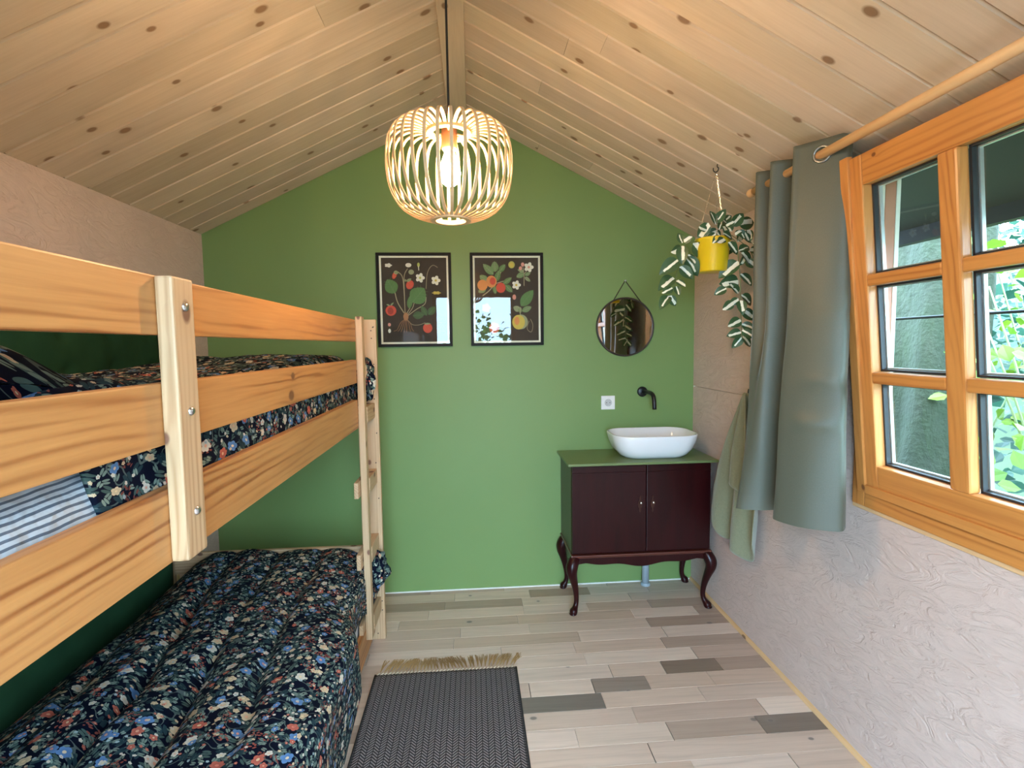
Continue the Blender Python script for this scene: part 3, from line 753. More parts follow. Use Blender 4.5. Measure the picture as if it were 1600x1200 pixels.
# ================================================================== POSTERS
blackf = plain('black_picture_frame', (.008, .007, .006), .5, spec=.15)
paper = plain('cream_paper', (.90, .84, .70), .7)
pd = plain('dark_brown_print', (.030, .017, .010), .7, noise_amt=.2, nscale=8)
PCOL = {'red': (.62, .07, .04), 'leaf': (.09, .20, .06), 'leaf2': (.15, .25, .10), 'pale': (.32, .34, .20), 'stem': (.36, .30, .19), 'white': (.82, .76, .66), 'root': (.40, .18, .08),
        'yel': (.62, .46, .08), 'orange': (.70, .26, .08), 'pink': (.72, .30, .24), 'dleaf': (.05, .10, .04), 'lime': (.46, .45, .10), 'dred': (.35, .03, .02)}
PM = {k: plain('print_'+k, v, .7, noise_amt=.12, nscale=40) for k, v in PCOL.items()}
class Print:
    def __init__(s, W_, H_): s.V = []; s.F = []; s.M = []; s.z = 0; s.W = W_; s.H = H_; s.names = list(PM)
    def poly(s, pts, col):
        s.z += .000012
        k = len(s.V)
        cx = sum(p[0] for p in pts)/len(pts); cy_ = sum(p[1] for p in pts)/len(pts)
        s.V.append((cx, cy_, s.z)); s.V += [(p[0], p[1], s.z) for p in pts]
        n_ = len(pts)
        for i in range(n_): s.F.append((k, k+1+i, k+1+(i+1) % n_)); s.M.append(s.names.index(col))
    def ell(s, x, y, a, b_, col, rot=0, n_=20, fn=None):
        pts = []
        for i in range(n_):
            t = 2*PI*i/n_; r = fn(t) if fn else 1
            dx, dy = a*math.cos(t)*r, b_*math.sin(t)*r
            pts.append((x+dx*math.cos(rot)-dy*math.sin(rot), y+dx*math.sin(rot)+dy*math.cos(rot)))
        s.poly(pts, col)
    def line(s, pts, w, col):
        P_ = catmull([(p[0], p[1], 0) for p in pts], 14)
        for a, b_ in zip(P_[:-1], P_[1:]):
            d = (b_-a).normalized(); q = Vector((-d.y, d.x, 0))*w/2
            k = len(s.V); z = s.z+.00001
            s.V += [(a.x-q.x, a.y-q.y, z), (b_.x-q.x, b_.y-q.y, z), (b_.x+q.x, b_.y+q.y, z), (a.x+q.x, a.y+q.y, z)]
            s.F.append((k, k+1, k+2, k+3)); s.M.append(s.names.index(col))
        s.z += .000012
    def leafp(s, x0, y0, x1, y1, w, col, vein='leaf2', serr=0):
        d = Vector((x1-x0, y1-y0)); L = d.length; d.normalize(); q = Vector((-d.y, d.x)); up, dn = [], []
        for i in range(15):
            t = i/14; ww = w*math.sin(PI*t**.85)**.8*(1+(serr*(i % 2))); p = Vector((x0, y0))+d*L*t; up.append(tuple(p+q*ww)); dn.append(tuple(p-q*ww))
        s.poly(up+dn[::-1], col)
        s.line([(x0, y0), (x1, y1)], 4, vein)
        for t in (.25, .42, .6, .75):
            p = Vector((x0, y0))+d*L*t; ww = w*math.sin(PI*t)*.8
            for sg in (1, -1): e = p+q*sg*ww+d*w*.5; s.line([tuple(p), tuple((p+e)/2), tuple(e)], 2.5, vein)
    def flower(s, x, y, r, col='white', cen='lime', n5=5):
        s.ell(x, y, r, r, col, n_=40, fn=lambda t: .62+.38*abs(math.cos(n5*t/2)))
        s.ell(x, y, r*.25, r*.25, cen)
    def berry(s, x, y, a, b_, rot=0, col='red'):
        s.ell(x, y, a, b_, col, rot, 24, lambda t: 1-.12*max(0, math.sin(t)))
        for i in range(10): s.ell(x+a*.7*math.cos(i*2.4)*((i+1)/11)**.5, y+b_*.7*math.sin(i*2.4)*((i+1)/11)**.5, 3, 4, 'orange', n_=6)
def poster(cx, items, fruit_label):
    W_, H_ = .4035, .508; z0 = 1.6535
    root = tag(empty('framed_poster', (cx, D, z0)), fruit_label, 'picture', 'framed botanical prints')
    x0, x1, zb, zt = cx-W_/2, cx+W_/2, z0-H_/2, z0+H_/2; fwd = .0155
    yf = D-.022
    obj('frame', join(box(x0, x1, yf, D-.001, zt-fwd, zt, .0015), box(x0, x1, yf, D-.001, zb, zb+fwd, .0015), box(x0, x0+fwd, yf, D-.001, zb+fwd, zt-fwd, .0015), box(x1-fwd, x1, yf, D-.001, zb+fwd, zt-fwd, .0015)), blackf, root)
    sh = obj('print_sheet', box(x0+fwd, x1-fwd, D-.008, D-.003, zb+fwd, zt-fwd), paper, root)
    bw = .0105; px0, px1, pb, pt = x0+fwd+bw, x1-fwd-bw, zb+fwd+bw, zt-fwd-bw
    obj('dark_ground', box(px0, px1, D-.0086, D-.0079, pb, pt), pd, sh)
    P_ = Print(748, 948); items(P_)
    V = [(px0+u/748*(px1-px0), D-.0088-z, pt-v/948*(pt-pb)) for u, v, z in P_.V]
    o = obj('botanical_drawing', (V, P_.F), list(PM.values()), sh, mids=P_.M)
    obj('glazing', box(x0+fwd-.003, x1-fwd+.003, D-.0155, D-.0140, zb+fwd-.003, zt-fwd+.003), glass_m, root)
    return root
def strawberry(P):
    X, Y = 112, 120
    L = lambda pts: [(a-X, b_-Y) for a, b_ in pts]
    P.line(L([(372, 800), (370, 560), (372, 330), (415, 240)]), 9, 'stem')
    P.line(L([(372, 800), (366, 480), (350, 330), (300, 275)]), 9, 'stem')
    P.line(L([(360, 740), (290, 620), (262, 510)]), 11, 'stem')
    P.line(L([(390, 780), (500, 700), (600, 640), (618, 560)]), 9, 'stem'); P.line(L([(400, 760), (460, 680), (485, 600)]), 8, 'stem')
    P.line(L([(380, 760), (450, 640), (440, 560)]), 8, 'stem'); P.line(L([(620, 470), (640, 290), (700, 205), (760, 230)]), 6, 'stem')
    P.line(L([(390, 810), (450, 870), (530, 875), (600, 850)]), 5, 'stem')
    for dx in (-90, -60, -35, -10, 10, 40, 65): P.line(L([(380, 800), (380+dx*.7, 850), (375+dx*1.1, 900+abs(dx)*.3), (370+dx*1.5, 960-abs(dx)*.2)]), 4, 'root')
    P.ell(380-X, 780-Y, 30, 45, 'root')
    P.leafp(262-X, 515-Y, 175-X, 360-Y, 74, 'leaf', 'leaf2', .05); P.leafp(460-X, 620-Y, 600-X, 460-Y, 98, 'leaf', 'leaf2', .05)
    P.leafp(420-X, 690-Y, 440-X, 540-Y, 32, 'leaf', 'leaf2'); P.leafp(460-X, 770-Y, 590-X, 760-Y, 45, 'dleaf', 'leaf'); P.leafp(640-X, 760-Y, 720-X, 670-Y, 42, 'dleaf', 'leaf')
    P.leafp(620-X, 770-Y, 560-X, 660-Y, 34, 'dleaf', 'leaf')
    P.berry(210-X, 715-Y, 62, 62); P.ell(205-X, 715-Y, 34, 40, 'dred'); P.leafp(205-X, 655-Y, 245-X, 620-Y, 9, 'pale'); P.leafp(200-X, 655-Y, 160-X, 640-Y, 9, 'pale')
    P.berry(435-X, 425-Y, 42, 55, .5); P.leafp(400-X, 385-Y, 455-X, 355-Y, 16, 'pale'); P.leafp(400-X, 380-Y, 370-X, 365-Y, 12, 'pale')
    P.berry(628-X, 915-Y, 54, 60); P.leafp(590-X, 865-Y, 665-X, 862-Y, 10, 'pale'); P.berry(262-X, 318-Y, 24, 45, .4); P.leafp(255-X, 280-Y, 310-X, 290-Y, 22, 'pale')
    P.flower(555-X, 345-Y, 55); P.ell(195-X, 205-Y, 44, 24, 'white', 0, 30, lambda t: .7+.3*abs(math.cos(2.5*t))); P.ell(425-X, 203-Y, 34, 24, 'white'); P.ell(540-X, 200-Y, 15, 25, 'lime'); P.line(L([(540, 215), (541, 240), (542, 262)]), 8, 'white')
    P.ell(455-X, 280-Y, 32, 28, 'pale'); P.flower(735-X, 375-Y, 55, 'white', 'yel'); P.ell(740-X, 515-Y, 55, 20, 'yel', 0, 30, lambda t: .6+.4*abs(math.cos(3*t)))
    P.ell(188-X, 870-Y, 17, 20, 'pink'); P.ell(188-X, 940-Y, 16, 24, 'white')
def apple(P):
    X, Y = 112, 130
    L = lambda pts: [(a-X, b_-Y) for a, b_ in pts]
    P.line(L([(200, 560), (300, 480), (400, 330), (430, 250)]), 12, 'stem'); P.line(L([(330, 430), (430, 400), (520, 380)]), 9, 'stem')
    for a in ((330, 320, 210, 200, 40), (350, 290, 345, 170, 45), (400, 290, 470, 205, 32), (440, 430, 545, 355, 30), (470, 440, 550, 520, 34), (360, 400, 400, 270, 34), (340, 440, 350, 540, 28), (260, 400, 170, 330, 40), (240, 470, 150, 520, 36)):
        P.leafp(a[0]-X, a[1]-Y, a[2]-X, a[3]-Y, a[4], 'leaf2' if a[4] > 35 else 'leaf', 'pale')
    P.ell(305-X, 400-Y, 62, 68, 'orange'); P.ell(415-X, 470-Y, 56, 58, 'red'); P.ell(320-X, 395-Y, 34, 42, 'red'); P.ell(200-X, 440-Y, 60, 62, 'orange')
    P.ell(545-X, 210-Y, 38, 40, 'lime'); P.ell(545-X, 210-Y, 24, 26, 'yel')
    P.line(L([(690, 450), (690, 380), (690, 320), (680, 240)]), 9, 'stem'); P.line(L([(690, 320), (720, 280), (740, 250)]), 8, 'stem')
    P.leafp(690-X, 310-Y, 600-X, 350-Y, 32, 'leaf2', 'pale'); P.leafp(700-X, 330-Y, 768-X, 300-Y, 22, 'leaf2', 'pale'); P.leafp(700-X, 350-Y, 765-X, 400-Y, 20, 'pale', 'leaf2'); P.leafp(690-X, 290-Y, 615-X, 265-Y, 18, 'pale', 'leaf2')
    P.flower(748-X, 238-Y, 58, 'white', 'pink'); P.ell(676-X, 208-Y, 20, 24, 'pink'); P.ell(650-X, 250-Y, 20, 22, 'pink')
    P.flower(598-X, 440-Y, 54, 'white', 'yel')
    P.leafp(650-X, 680-Y, 798-X, 500-Y, 62, 'leaf', 'leaf2'); P.leafp(665-X, 740-Y, 775-X, 690-Y, 34, 'leaf2', 'pale'); P.leafp(640-X, 730-Y, 560-X, 690-Y, 34, 'pale', 'leaf2'); P.leafp(640-X, 760-Y, 640-X, 690-Y, 22, 'leaf2', 'pale')
    P.line(L([(640, 780), (640, 740), (645, 700)]), 10, 'stem')
    P.ell(650-X, 862-Y, 80, 85, 'pale'); P.ell(620-X, 865-Y, 76, 84, 'yel'); P.ell(600-X, 850-Y, 30, 48, 'orange')
    P.ell(572-X, 578-Y, 22, 30, 'pink'); P.line(L([(760, 830), (790, 900), (770, 980), (720, 940), (745, 850)]), 5, 'stem')
    P.flower(240-X, 700-Y, 50, 'white', 'yel'); P.leafp(300-X, 900-Y, 420-X, 800-Y, 40, 'leaf', 'leaf2'); P.ell(330-X, 930-Y, 60, 62, 'red')
poster(-.3095, strawberry, 'black-framed botanical print of strawberries, roots and leaves, the left picture')
poster(.1965, apple, 'black-framed botanical print of apples and blossom, the right picture')

# ================================================================== PENDANT LAMP
LX, LY = -.052, 1.45; ZT, ZB = 1.992, 1.745
bam, n, b = newmat('bamboo_slat'); v = n.coord(); n.put(b.inputs['Base Color'], n.mix(n.noise(v, 30, 3), (.66, .40, .20), (.74, .50, .27))); b.inputs['Roughness'].default_value = .45
lamp = tag(empty('pendant_lamp', (LX, LY, ZB)), 'bamboo slat pendant lamp glowing on a black cord from the ridge', 'lamp')
prof = [(.056, ZT-.014), (.085, ZT-.003), (.115, ZT-.002), (.142, ZT-.010), (.160, ZT-.032), (.168, ZT-.064), (.170, ZT-.105), (.166, ZT-.145), (.154, ZT-.185), (.132, ZT-.216), (.100, ZT-.235), (.070, ZT-.243), (.052, ZT-.246)]
pp = catmull([(r, 0, z) for r, z in prof], 30)
wv_, tk = .0042, .0016
V, Fc = [], []
for i, p in enumerate(pp):
    d = (pp[min(i+1, 29)]-pp[max(i-1, 0)]).normalized(); nr = Vector((d.z, 0, -d.x))
    for sg, sn_ in ((-1, -1), (1, -1), (1, 1), (-1, 1)): V.append(p+nr*tk*sn_+Vector((0, wv_*sg, 0)))
for i in range(29):
    for k in range(4): Fc.append((i*4+k, i*4+(k+1) % 4, (i+1)*4+(k+1) % 4, (i+1)*4+k))
Fc += [(3, 2, 1, 0), (116, 117, 118, 119)]
slat = bpy.data.meshes.new('slat'); slat.from_pydata([v-Vector((0, 0, ZB)) for v in V], [], Fc); slat.materials.append(bam)
bm = bmesh.new(); bm.from_mesh(slat); bmesh.ops.recalc_face_normals(bm, faces=bm.faces); bm.to_mesh(slat); bm.free()
NS = 32
for k in range(NS):
    o = link('slat', slat, None, lamp); o.rotation_euler = (0, 0, 2*PI*(k+.35)/NS)
def ring(r0, r1, z0, z1):
    return lathe([(r0, z0), (r1, z0), (r1, z1), (r0, z1), (r0, z0)], (LX, LY, 0), 40)
obj('ring', ring(.044, .060, ZT-.020, ZT-.012), bam, lamp); obj('ring', ring(.041, .055, ZB-.004, ZB+.008), bam, lamp)
for a in (.5, .5+2*PI/3, .5+4*PI/3):
    q = Vector((math.cos(a), math.sin(a), 0)); 
    obj('spoke', tube([Vector((LX, LY, ZT-.016))+q*.020, Vector((LX, LY, ZT-.016))+q*.046], .0030, 6), bam, lamp)
brown = plain('brown_lamp_holder', (.28, .13, .06), .5)
hold = obj('lamp_holder', lathe([(.0005, ZT+.002), (.010, ZT+.002), (.021, ZT-.008), (.0215, ZT-.058), (.019, ZT-.062), (.0005, ZT-.062)], (LX, LY, 0), 24), brown, lamp, True)
em, n, b = newmat('lit_bulb'); n.n.remove(b); out = [q for q in n.n if q.type == 'OUTPUT_MATERIAL'][0]
e = n.new('ShaderNodeEmission'); e.inputs[0].default_value = (1, .67, .36, 1); e.inputs[1].default_value = BULB; n.l.new(e.outputs[0], out.inputs[0])
bulb = obj('bulb', lathe([(.0005, -.096), (.012, -.0935), (.022, -.086), (.0275, -.073), (.029, -.060), (.0265, -.045), (.020, -.026), (.014, -.010), (.013, 0)], (LX, LY, ZT-.062), 24), em, lamp, True)
cordm = plain('black_cord', (.012, .010, .010), .6)
obj('cord', tube([(LX, LY, ZT+.002), (LX-.001, LY, 2.3), (LX, LY, 2.60)], .0032, 8), cordm, lamp)
obj('ceiling_cup', lathe([(.0005, 2.575), (.012, 2.578), (.035, 2.600), (.037, 2.6215)], (LX, LY, 0), 24), cordm, lamp, True)

# ================================================================== HANGING PLANT
yp, n, b = newmat('yellow_pot'); v = n.coord(); n.put(b.inputs['Base Color'], n.mix(n.noise(v, 14, 2), (.72, .47, .01), (.80, .56, .015))); b.inputs['Roughness'].default_value = .30
pcx, pcy = .998, 2.095
pl = tag(empty('hanging_plant', (pcx, pcy, 1.72)), 'trailing plant with white-striped leaves in a yellow pot hanging on a chain', 'plant')
Zp = 1.692
obj('pot', lathe([(.0005, .001), (.055, 0), (.057, .003), (.067, .122), (.070, .124), (.071, .134), (.067, .135), (.066, .126), (.064, .109), (.0005, .105)], (pcx, pcy, Zp), 40), yp, pl, True)
def at(u, v, yy):
    d = Fv+R2*((u-800)/f)+U2*((600-v)/f); return Vector((0, 0, 1.4))+d*(yy/d.y)
lm, n, b = newmat('variegated_leaf'); v = n.coord('Object', False); s3 = n.sep(v)
q = n.m('ADD', s3[1], n.m('MULTIPLY', n.m('SUBTRACT', n.noise(n.coord(), 60, 2), .5), .006))
oi = n.new('ShaderNodeObjectInfo').outputs['Random']
wd = n.m('ADD', .0020, n.m('MULTIPLY', oi, .0085))
band = n.m('MULTIPLY', n.m('GREATER_THAN', q, -.0022), n.m('LESS_THAN', q, wd))
band = n.m('MULTIPLY', band, n.m('LESS_THAN', s3[0], .050))
n.put(b.inputs['Base Color'], n.mix(band, n.mix(n.noise(v, 40, 2), (.022, .060, .022), (.06, .12, .045)), (.80, .78, .62))); b.inputs['Roughness'].default_value = .42
def leafmesh(L, w, fold, curl):
    V = []; Fc = []; NU = 9
    for i in range(NU):
        t = i/(NU-1); ww = w*math.sin(PI*min(1, t**.8))**.75+.0002; x = L*t; z = -curl*t*t
        for j in (-1, -.5, 0, .5, 1): V.append((x, j*ww, z+abs(j)*fold*ww/w))
    for i in range(NU-1):
        for j in range(4): a = i*5+j; Fc.append((a, a+5, a+6, a+1))
    me = bpy.data.meshes.new('leaf'); me.from_pydata(V, [], Fc); me.shade_smooth(); me.materials.append(lm); return me
leaves = [leafmesh(.058, .0165, .006, .012), leafmesh(.050, .0145, .004, .006), leafmesh(.064, .017, .008, .018)]
rl = random.Random(4)
def C2(cx, cy_): return 1000+cx/3.636, 230+cy_/3.636
Lf = [  # base x, base y, tip x, tip y in the leaf close-up, then depth
 (250, 540, 300, 505), (235, 570, 176, 600), (240, 560, 240, 640), (240, 545, 230, 515), (215, 650, 150, 660), (225, 680, 292, 732), (190, 740, 125, 785), (185, 800, 122, 828), (165, 845, 123, 895), (165, 845, 205, 898), (262, 622, 326, 712), (302, 545, 368, 620), (205, 790, 222, 835), (205, 760, 265, 790), (215, 640, 135, 700), (270, 610, 322, 660),
 (390, 430, 335, 510), (430, 440, 410, 360), (430, 430, 478, 362), (470, 430, 520, 385), (490, 450, 545, 420), (520, 450, 585, 382), (560, 440, 655, 425), (440, 470, 375, 500), (450, 470, 470, 410), (400, 450, 350, 470), (430, 490, 390, 520), (450, 500, 410, 550), (470, 490, 530, 510), (520, 480, 500, 440), (560, 470, 600, 515), (570, 480, 560, 540), (590, 500, 650, 545), (530, 540, 480, 610), (500, 540, 560, 600), (480, 520, 440, 540), (420, 470, 460, 510), (470, 450, 500, 500), (400, 480, 360, 430), (540, 500, 585, 470), (380, 470, 345, 455), (490, 430, 450, 390), (610, 470, 625, 520),
 (560, 650, 460, 722), (575, 600, 640, 660), (620, 590, 685, 585), (600, 640, 660, 680), (570, 720, 640, 775), (560, 760, 470, 770), (490, 800, 428, 832), (560, 830, 520, 770), (575, 840, 640, 885), (560, 860, 500, 900), (530, 880, 468, 925), (570, 870, 585, 930), (575, 925, 650, 970), (572, 980, 498, 1018), (578, 1005, 650, 1030), (575, 1050, 503, 1068), (580, 1040, 642, 1075), (580, 1075, 537, 1130), (585, 1080, 635, 1128), (655, 690, 672, 735), (560, 590, 625, 560), (640, 550, 685, 545), (620, 530, 600, 480), (600, 610, 580, 660)]
stemm = plain('green_stem', (.16, .20, .08), .6)
def dep(i): return 2.085+(rl.uniform(-.085, .05) if 16 <= i < 43 else rl.uniform(-.02, .02))
for i, (a, b_, c_, d_) in enumerate(Lf):
    yy = dep(i)
    if i >= 43: yy = 2.06+rl.uniform(-.02, .02)
    P0 = at(*C2(a, b_), yy); P1 = at(*C2(c_, d_), yy-.01+rl.uniform(-.02, .02))
    dx = (P1-P0); L = dx.length; dx.normalize()
    nr = Vector((rl.uniform(-.5, .3), -1, rl.uniform(-.1, .7))); nr = (nr-dx*nr.dot(dx)).normalized(); yv = nr.cross(dx)
    if rl.random() < .5: pass
    base = Matrix((dx, yv, nr)).transposed().to_4x4()
    o = link('leaf', leaves[rl.randrange(3)], None, pl)
    sc_ = max(.75, min(1.5, L/.055)); o.matrix_local = Matrix.Translation(P0-wloc(pl)) @ base @ Matrix.Diagonal((sc_, sc_*1.2, sc_, 1))
for pts in ([(400, 490), (330, 530), (250, 560), (215, 680), (195, 790), (165, 850)], [(480, 500), (545, 540), (560, 650), (570, 760), (572, 900), (580, 1085)], [(520, 500), (600, 560), (640, 620), (665, 730)]):
    P_ = [at(*C2(a, b_), 2.095 if k_ < 2 else (2.065 if a > 450 else 2.095)) for k_, (a, b_) in enumerate(pts)]
    obj('stem', tube(catmull(P_, 24), .0016, 6), stemm, pl, True)
# chain with ball links, three strands
hk = Vector((1.006, 2.092, 2.095))
chainm = plain('silver_chain', (.72, .70, .66), .25, 1.0)
cv = []
for a in (2.4, 4.5, .3):
    e0 = Vector((pcx+.067*math.cos(a), pcy+.067*math.sin(a), Zp+.128))
    P_ = [hk.lerp(e0, t/34) for t in range(35)]
    for i in range(0, 34):
        pa, pb = P_[i], P_[i+1]; mid = (pa+pb)/2; d = (pb-pa)
        u = Vector((0, 1, 0)) if i % 2 else Vector((1, 0, 0))
        cv.append(tube([mid-d*.62, mid-d*.4+u*.0022, mid+d*.4+u*.0022, mid+d*.62, mid+d*.4-u*.0022, mid-d*.4-u*.0022], .0007, 4, closed=True))
ch = obj('chain', join(*cv), chainm, pl)
hz_ = ZR+(XR-1.006)*(ZG-ZR)/(XR-XG)
hook = tag(obj('ceiling_hook', tube(catmull([(1.012, 2.092, hz_+.004), (1.010, 2.092, hz_-.012), (1.016, 2.092, hz_-.018), (1.012, 2.092, hz_-.030), (1.002, 2.092, hz_-.034), (.994, 2.092, hz_-.028), (.994, 2.092, hz_-.018)], 24), .0022, 8), blk, None, True), 'small black screw hook in the sloping ceiling above the plant', 'hook')
print('hook z', hz_)

# ================================================================== CURTAIN AND ROD
RXc, RZc = 1.12, 1.992
rod = tag(empty('curtain_rod', (RXc, 1.3, RZc)), 'light wooden curtain rod under the ceiling above the window', 'curtain rod')
obj('rod', tube([(RXc, .30, RZc), (RXc, 2.0, RZc)], .0145, 20), rod_m, rod, True)
obj('finial', lathe([(.0005, .050), (.010, .046), (.016, .036), (.017, .026), (.015, .014), (.014, .008), (.016, 0)], (RXc, 1.998, RZc), 20, 'y'), rod_m, rod, True)
obj('finial', lathe([(.0005, -.050), (.014, -.046), (.022, -.036), (.024, -.026), (.020, -.014), (.014, -.008), (.016, 0)], (RXc, .302, RZc), 20, 'y'), rod_m, rod, True)
obj('bracket', join(box(RXc+.012, XR-.001, 1.965, 1.980, RZc-.012, RZc+.004, .002)), rod_m, rod)
obj('bracket', join(box(RXc+.012, XR-.001, .40, .415, RZc-.012, RZc+.004, .002)), rod_m, rod)
curt, n, b = newmat('grey_green_curtain'); v = n.coord('UV', False)
wv2 = n.m('ADD', n.m('SINE', n.m('MULTIPLY', n.sep(v)[0], 9000.)), n.m('SINE', n.m('MULTIPLY', n.sep(v)[1], 9000.)))
n.put(b.inputs['Base Color'], n.mix(n.noise(v, 200, 2), (.080, .088, .062), (.104, .113, .082))); b.inputs['Roughness'].default_value = .52; b.inputs['Sheen Weight'].default_value = .1; b.inputs['Specular IOR Level'].default_value = .5
n.put(b.inputs['Normal'], n.bump(n.noise(v, 400, 2), .15, .001))
top_p = [(1.150, 1.985), (1.085, 1.925), (1.165, 1.875), (1.075, 1.815), (1.170, 1.760), (1.075, 1.685), (1.085, 1.655), (1.122, 1.606), (1.160, 1.556), (1.185, 1.560)]
bot_p = [(1.160, 1.960), (1.060, 1.915), (.992, 1.850), (1.05, 1.80), (1.150, 1.775), (1.06, 1.700), (1.020, 1.650), (1.050, 1.555), (1.130, 1.490), (1.160, 1.500)]
NUc = 150
tp = catmull([(x, y, 0) for x, y in top_p], NUc); bp_ = catmull([(x, y, 0) for x, y in bot_p], NUc)
def curtain_fn(u, v):
    k_ = min(NUc-1, int(round(u*(NUc-1)))); a, b_ = tp[k_], bp_[k_]
    zt = 2.040-.0*u; zb = .762+.052*u
    t = v; e = t**1.3
    p = a.lerp(b_, e)
    cap = 2.052+(RXc-p.x)*.5-.020
    z = min(zt, ZR+(XR-p.x)*.509-.012)*(1-t)+zb*t
    w = math.sin(t*PI)
    p = p+Vector((.012*nz(u*5, t*3.2, 1)*w, .010*nz(u*4, t*4.1, 7)*w, 0))
    for zc, am, uc in ((.62, .010, .85), (.73, .016, .80), (.45, .007, .9)):
        p.x -= am*math.exp(-((t-zc)/.018)**2)*math.exp(-((u-uc)/.10)**2)
    return (p.x, p.y, z)
cu = obj('curtain', grid(NUc, 90, curtain_fn), curt, None, True); set_uv(cu.data, NUc, 90, lambda a, b_: (a*1.0, b_*1.2)); solid(cu, .0025, 0)
tag(cu, 'grey-green grommet curtain bunched at the left side of the window', 'curtain')
obj('hem', grid(NUc, 6, lambda u, v: tuple(Vector(curtain_fn(u, .958+.042*v))+Vector((-.0025, -.0025, -.002)))), curt, cu, True)
# grommet on the front panel
gd = (tp[int(.80*NUc)]-tp[int(.74*NUc)]).normalized(); gn = Vector((-gd.y, gd.x, 0)); gc = Vector((1.121, 1.606, RZc))
if gn.y > 0: gn = -gn
rp = [gc+gn*.005+gd*.024*math.cos(2*PI*k/28)+Vector((0, 0, .024*math.sin(2*PI*k/28))) for k in range(28)]
obj('grommet', tube(rp, .0042, 8, closed=True), plain('grommet_nickel', (.34, .36, .35), .3, .9), cu, True)

# towel and hook
tow, n, b = newmat('sage_towel'); v = n.coord('Object', False)
n.put(b.inputs['Base Color'], n.mix(n.noise(v, 120, 3), (.19, .20, .115), (.27, .28, .17))); b.inputs['Roughness'].default_value = .9; b.inputs['Sheen Weight'].default_value = .4
n.put(b.inputs['Normal'], n.bump(n.noise(v, 420, 2), .5, .003))
hkx = tag(obj('towel_hook', join(tube(catmull([(XR-.001, 2.225, 1.175), (XR-.018, 2.225, 1.170), (XR-.034, 2.225, 1.160), (XR-.036, 2.225, 1.175), (XR-.034, 2.225, 1.190)], 16), .003, 8), box(XR-.004, XR-.0005, 2.218, 2.232, 1.155, 1.20, .001)), blk, None, True), 'small black hook on the right wall holding the towel', 'hook')
def towel_fn(u, v):
    # u across folds, v downwards
    a = u*2-1
    w = .018+.17*min(1, v/.75)**.85
    low = .79-.16*abs(a+.05)**1.2+.05*math.sin(u*9)
    y = 2.225+.06*v+a*w
    z = 1.172-v*low
    x = XR-.044-.010*v-.034*min(1, v*2)*math.cos(u*4*PI+.6)*(1-.2*v)-.006*nz(y*14, z*5)
    return (min(x, XR-.010), y, z)
tw = obj('towel', grid(70, 60, towel_fn), tow, None, True); solid(tw, .004, 0)
tag(tw, 'sage green towel hanging from a hook beside the curtain', 'towel')
def towel_b(u, v):
    a = u*2-1; w = .012+.085*min(1, v/.7)
    return (min(XR-.068-.016*math.cos(u*3*PI)*min(1, v*2)-.02*v, XR-.02), 2.20+a*w+.01*v, 1.170-v*(.44-.05*a))
o = obj('towel_fold', grid(40, 40, towel_b), tow, tw, True); solid(o, .004, 0)

# ================================================================== RUG
rugm, n, b = newmat('charcoal_herringbone'); v = n.coord('Object', False); s3 = n.sep(v)
colw = .021
cxx = n.m('DIVIDE', s3[0], colw); tri = n.m('ABSOLUTE', n.m('SUBTRACT', n.m('FRACT', n.m('MULTIPLY', cxx, .5)), .5))
ph = n.m('ADD', n.m('DIVIDE', s3[1], .0125), n.m('MULTIPLY', tri, 3.4))
st_ = n.m('SINE', n.m('MULTIPLY', ph, 2*PI)); stp = n.m('MULTIPLY', n.m('ADD', st_, 1.), .5)
edge = n.m('MULTIPLY', n.m('ABSOLUTE', n.m('SUBTRACT', n.m('FRACT', cxx), .5)), 2.)
edge = n.m('GREATER_THAN', edge, .86)
mask = n.m('MULTIPLY', n.m('GREATER_THAN', stp, .55), n.m('SUBTRACT', 1., edge))
fib = n.noise(v, 300, 3)
n.put(b.inputs['Base Color'], n.mix(n.m('MULTIPLY', mask, n.m('ADD', .35, n.m('MULTIPLY', fib, .9))), (.022, .018, .019), (.30, .255, .245))); b.inputs['Roughness'].default_value = .95
n.put(b.inputs['Normal'], n.bump(n.m('ADD', n.m('MULTIPLY', stp, 1.), fib), .6, .003))
RX0, RX1, RY0, RY1 = -.437, .163, .55, 2.132
rug = tag(empty('rug', (-.137, 1.34, 0)), 'charcoal herringbone woven rug with tan fringe on the floor beside the bed', 'rug')
body = obj('weave', grid(40, 90, lambda u, v: (RX0+u*(RX1-RX0)+.004*math.sin(v*9)*(u-.5), RY0+v*(RY1-RY0), .0095+.0012*nz(u*5, v*8, 2))), rugm, rug, True); solid(body, .008)
obj('edge_binding', join(tube([(RX0, RY0+(RY1-RY0)*t/20, .007) for t in range(21)], .0045, 8), tube([(RX1, RY0+(RY1-RY0)*t/20, .007) for t in range(21)], .0045, 8)), plain('black_binding', (.02, .018, .018), .9), rug, True)
tan = plain('tan_fringe', (.42, .25, .095), .9, noise_amt=.3); kn = plain('cream_fringe_knot', (.60, .47, .34), .9)
rf = random.Random(3); fr_ = []; kk = []
i = 0
x = RX0+.008
while x < RX1-.004:
    kk.append(tube([(x, RY1-.002, .0085), (x+.007, RY1+.012, .0075), (x+.009, RY1+.018, .005)], [.003, .0042, .0025], 6))
    lean = .03*math.sin(x*13)+rf.uniform(-.01, .012)
    for s_ in range(14):
        dx = lean+rf.uniform(-.012, .012); L = rf.uniform(.065, .098)
        fr_.append(tube([(x+.009, RY1+.018, .004+rf.uniform(0, .002)), (x+.009+dx*.4, RY1+.018+L*.45, .004+rf.uniform(0, .006)), (x+.009+dx, RY1+.018+L, .0022)], .0010, 3, cap=False))
    x += .0155
tag(obj('fringe', join(*fr_), tan, rug), kind='stuff')
tag(obj('fringe_knots', join(*kk), kn, rug, True), kind='stuff')

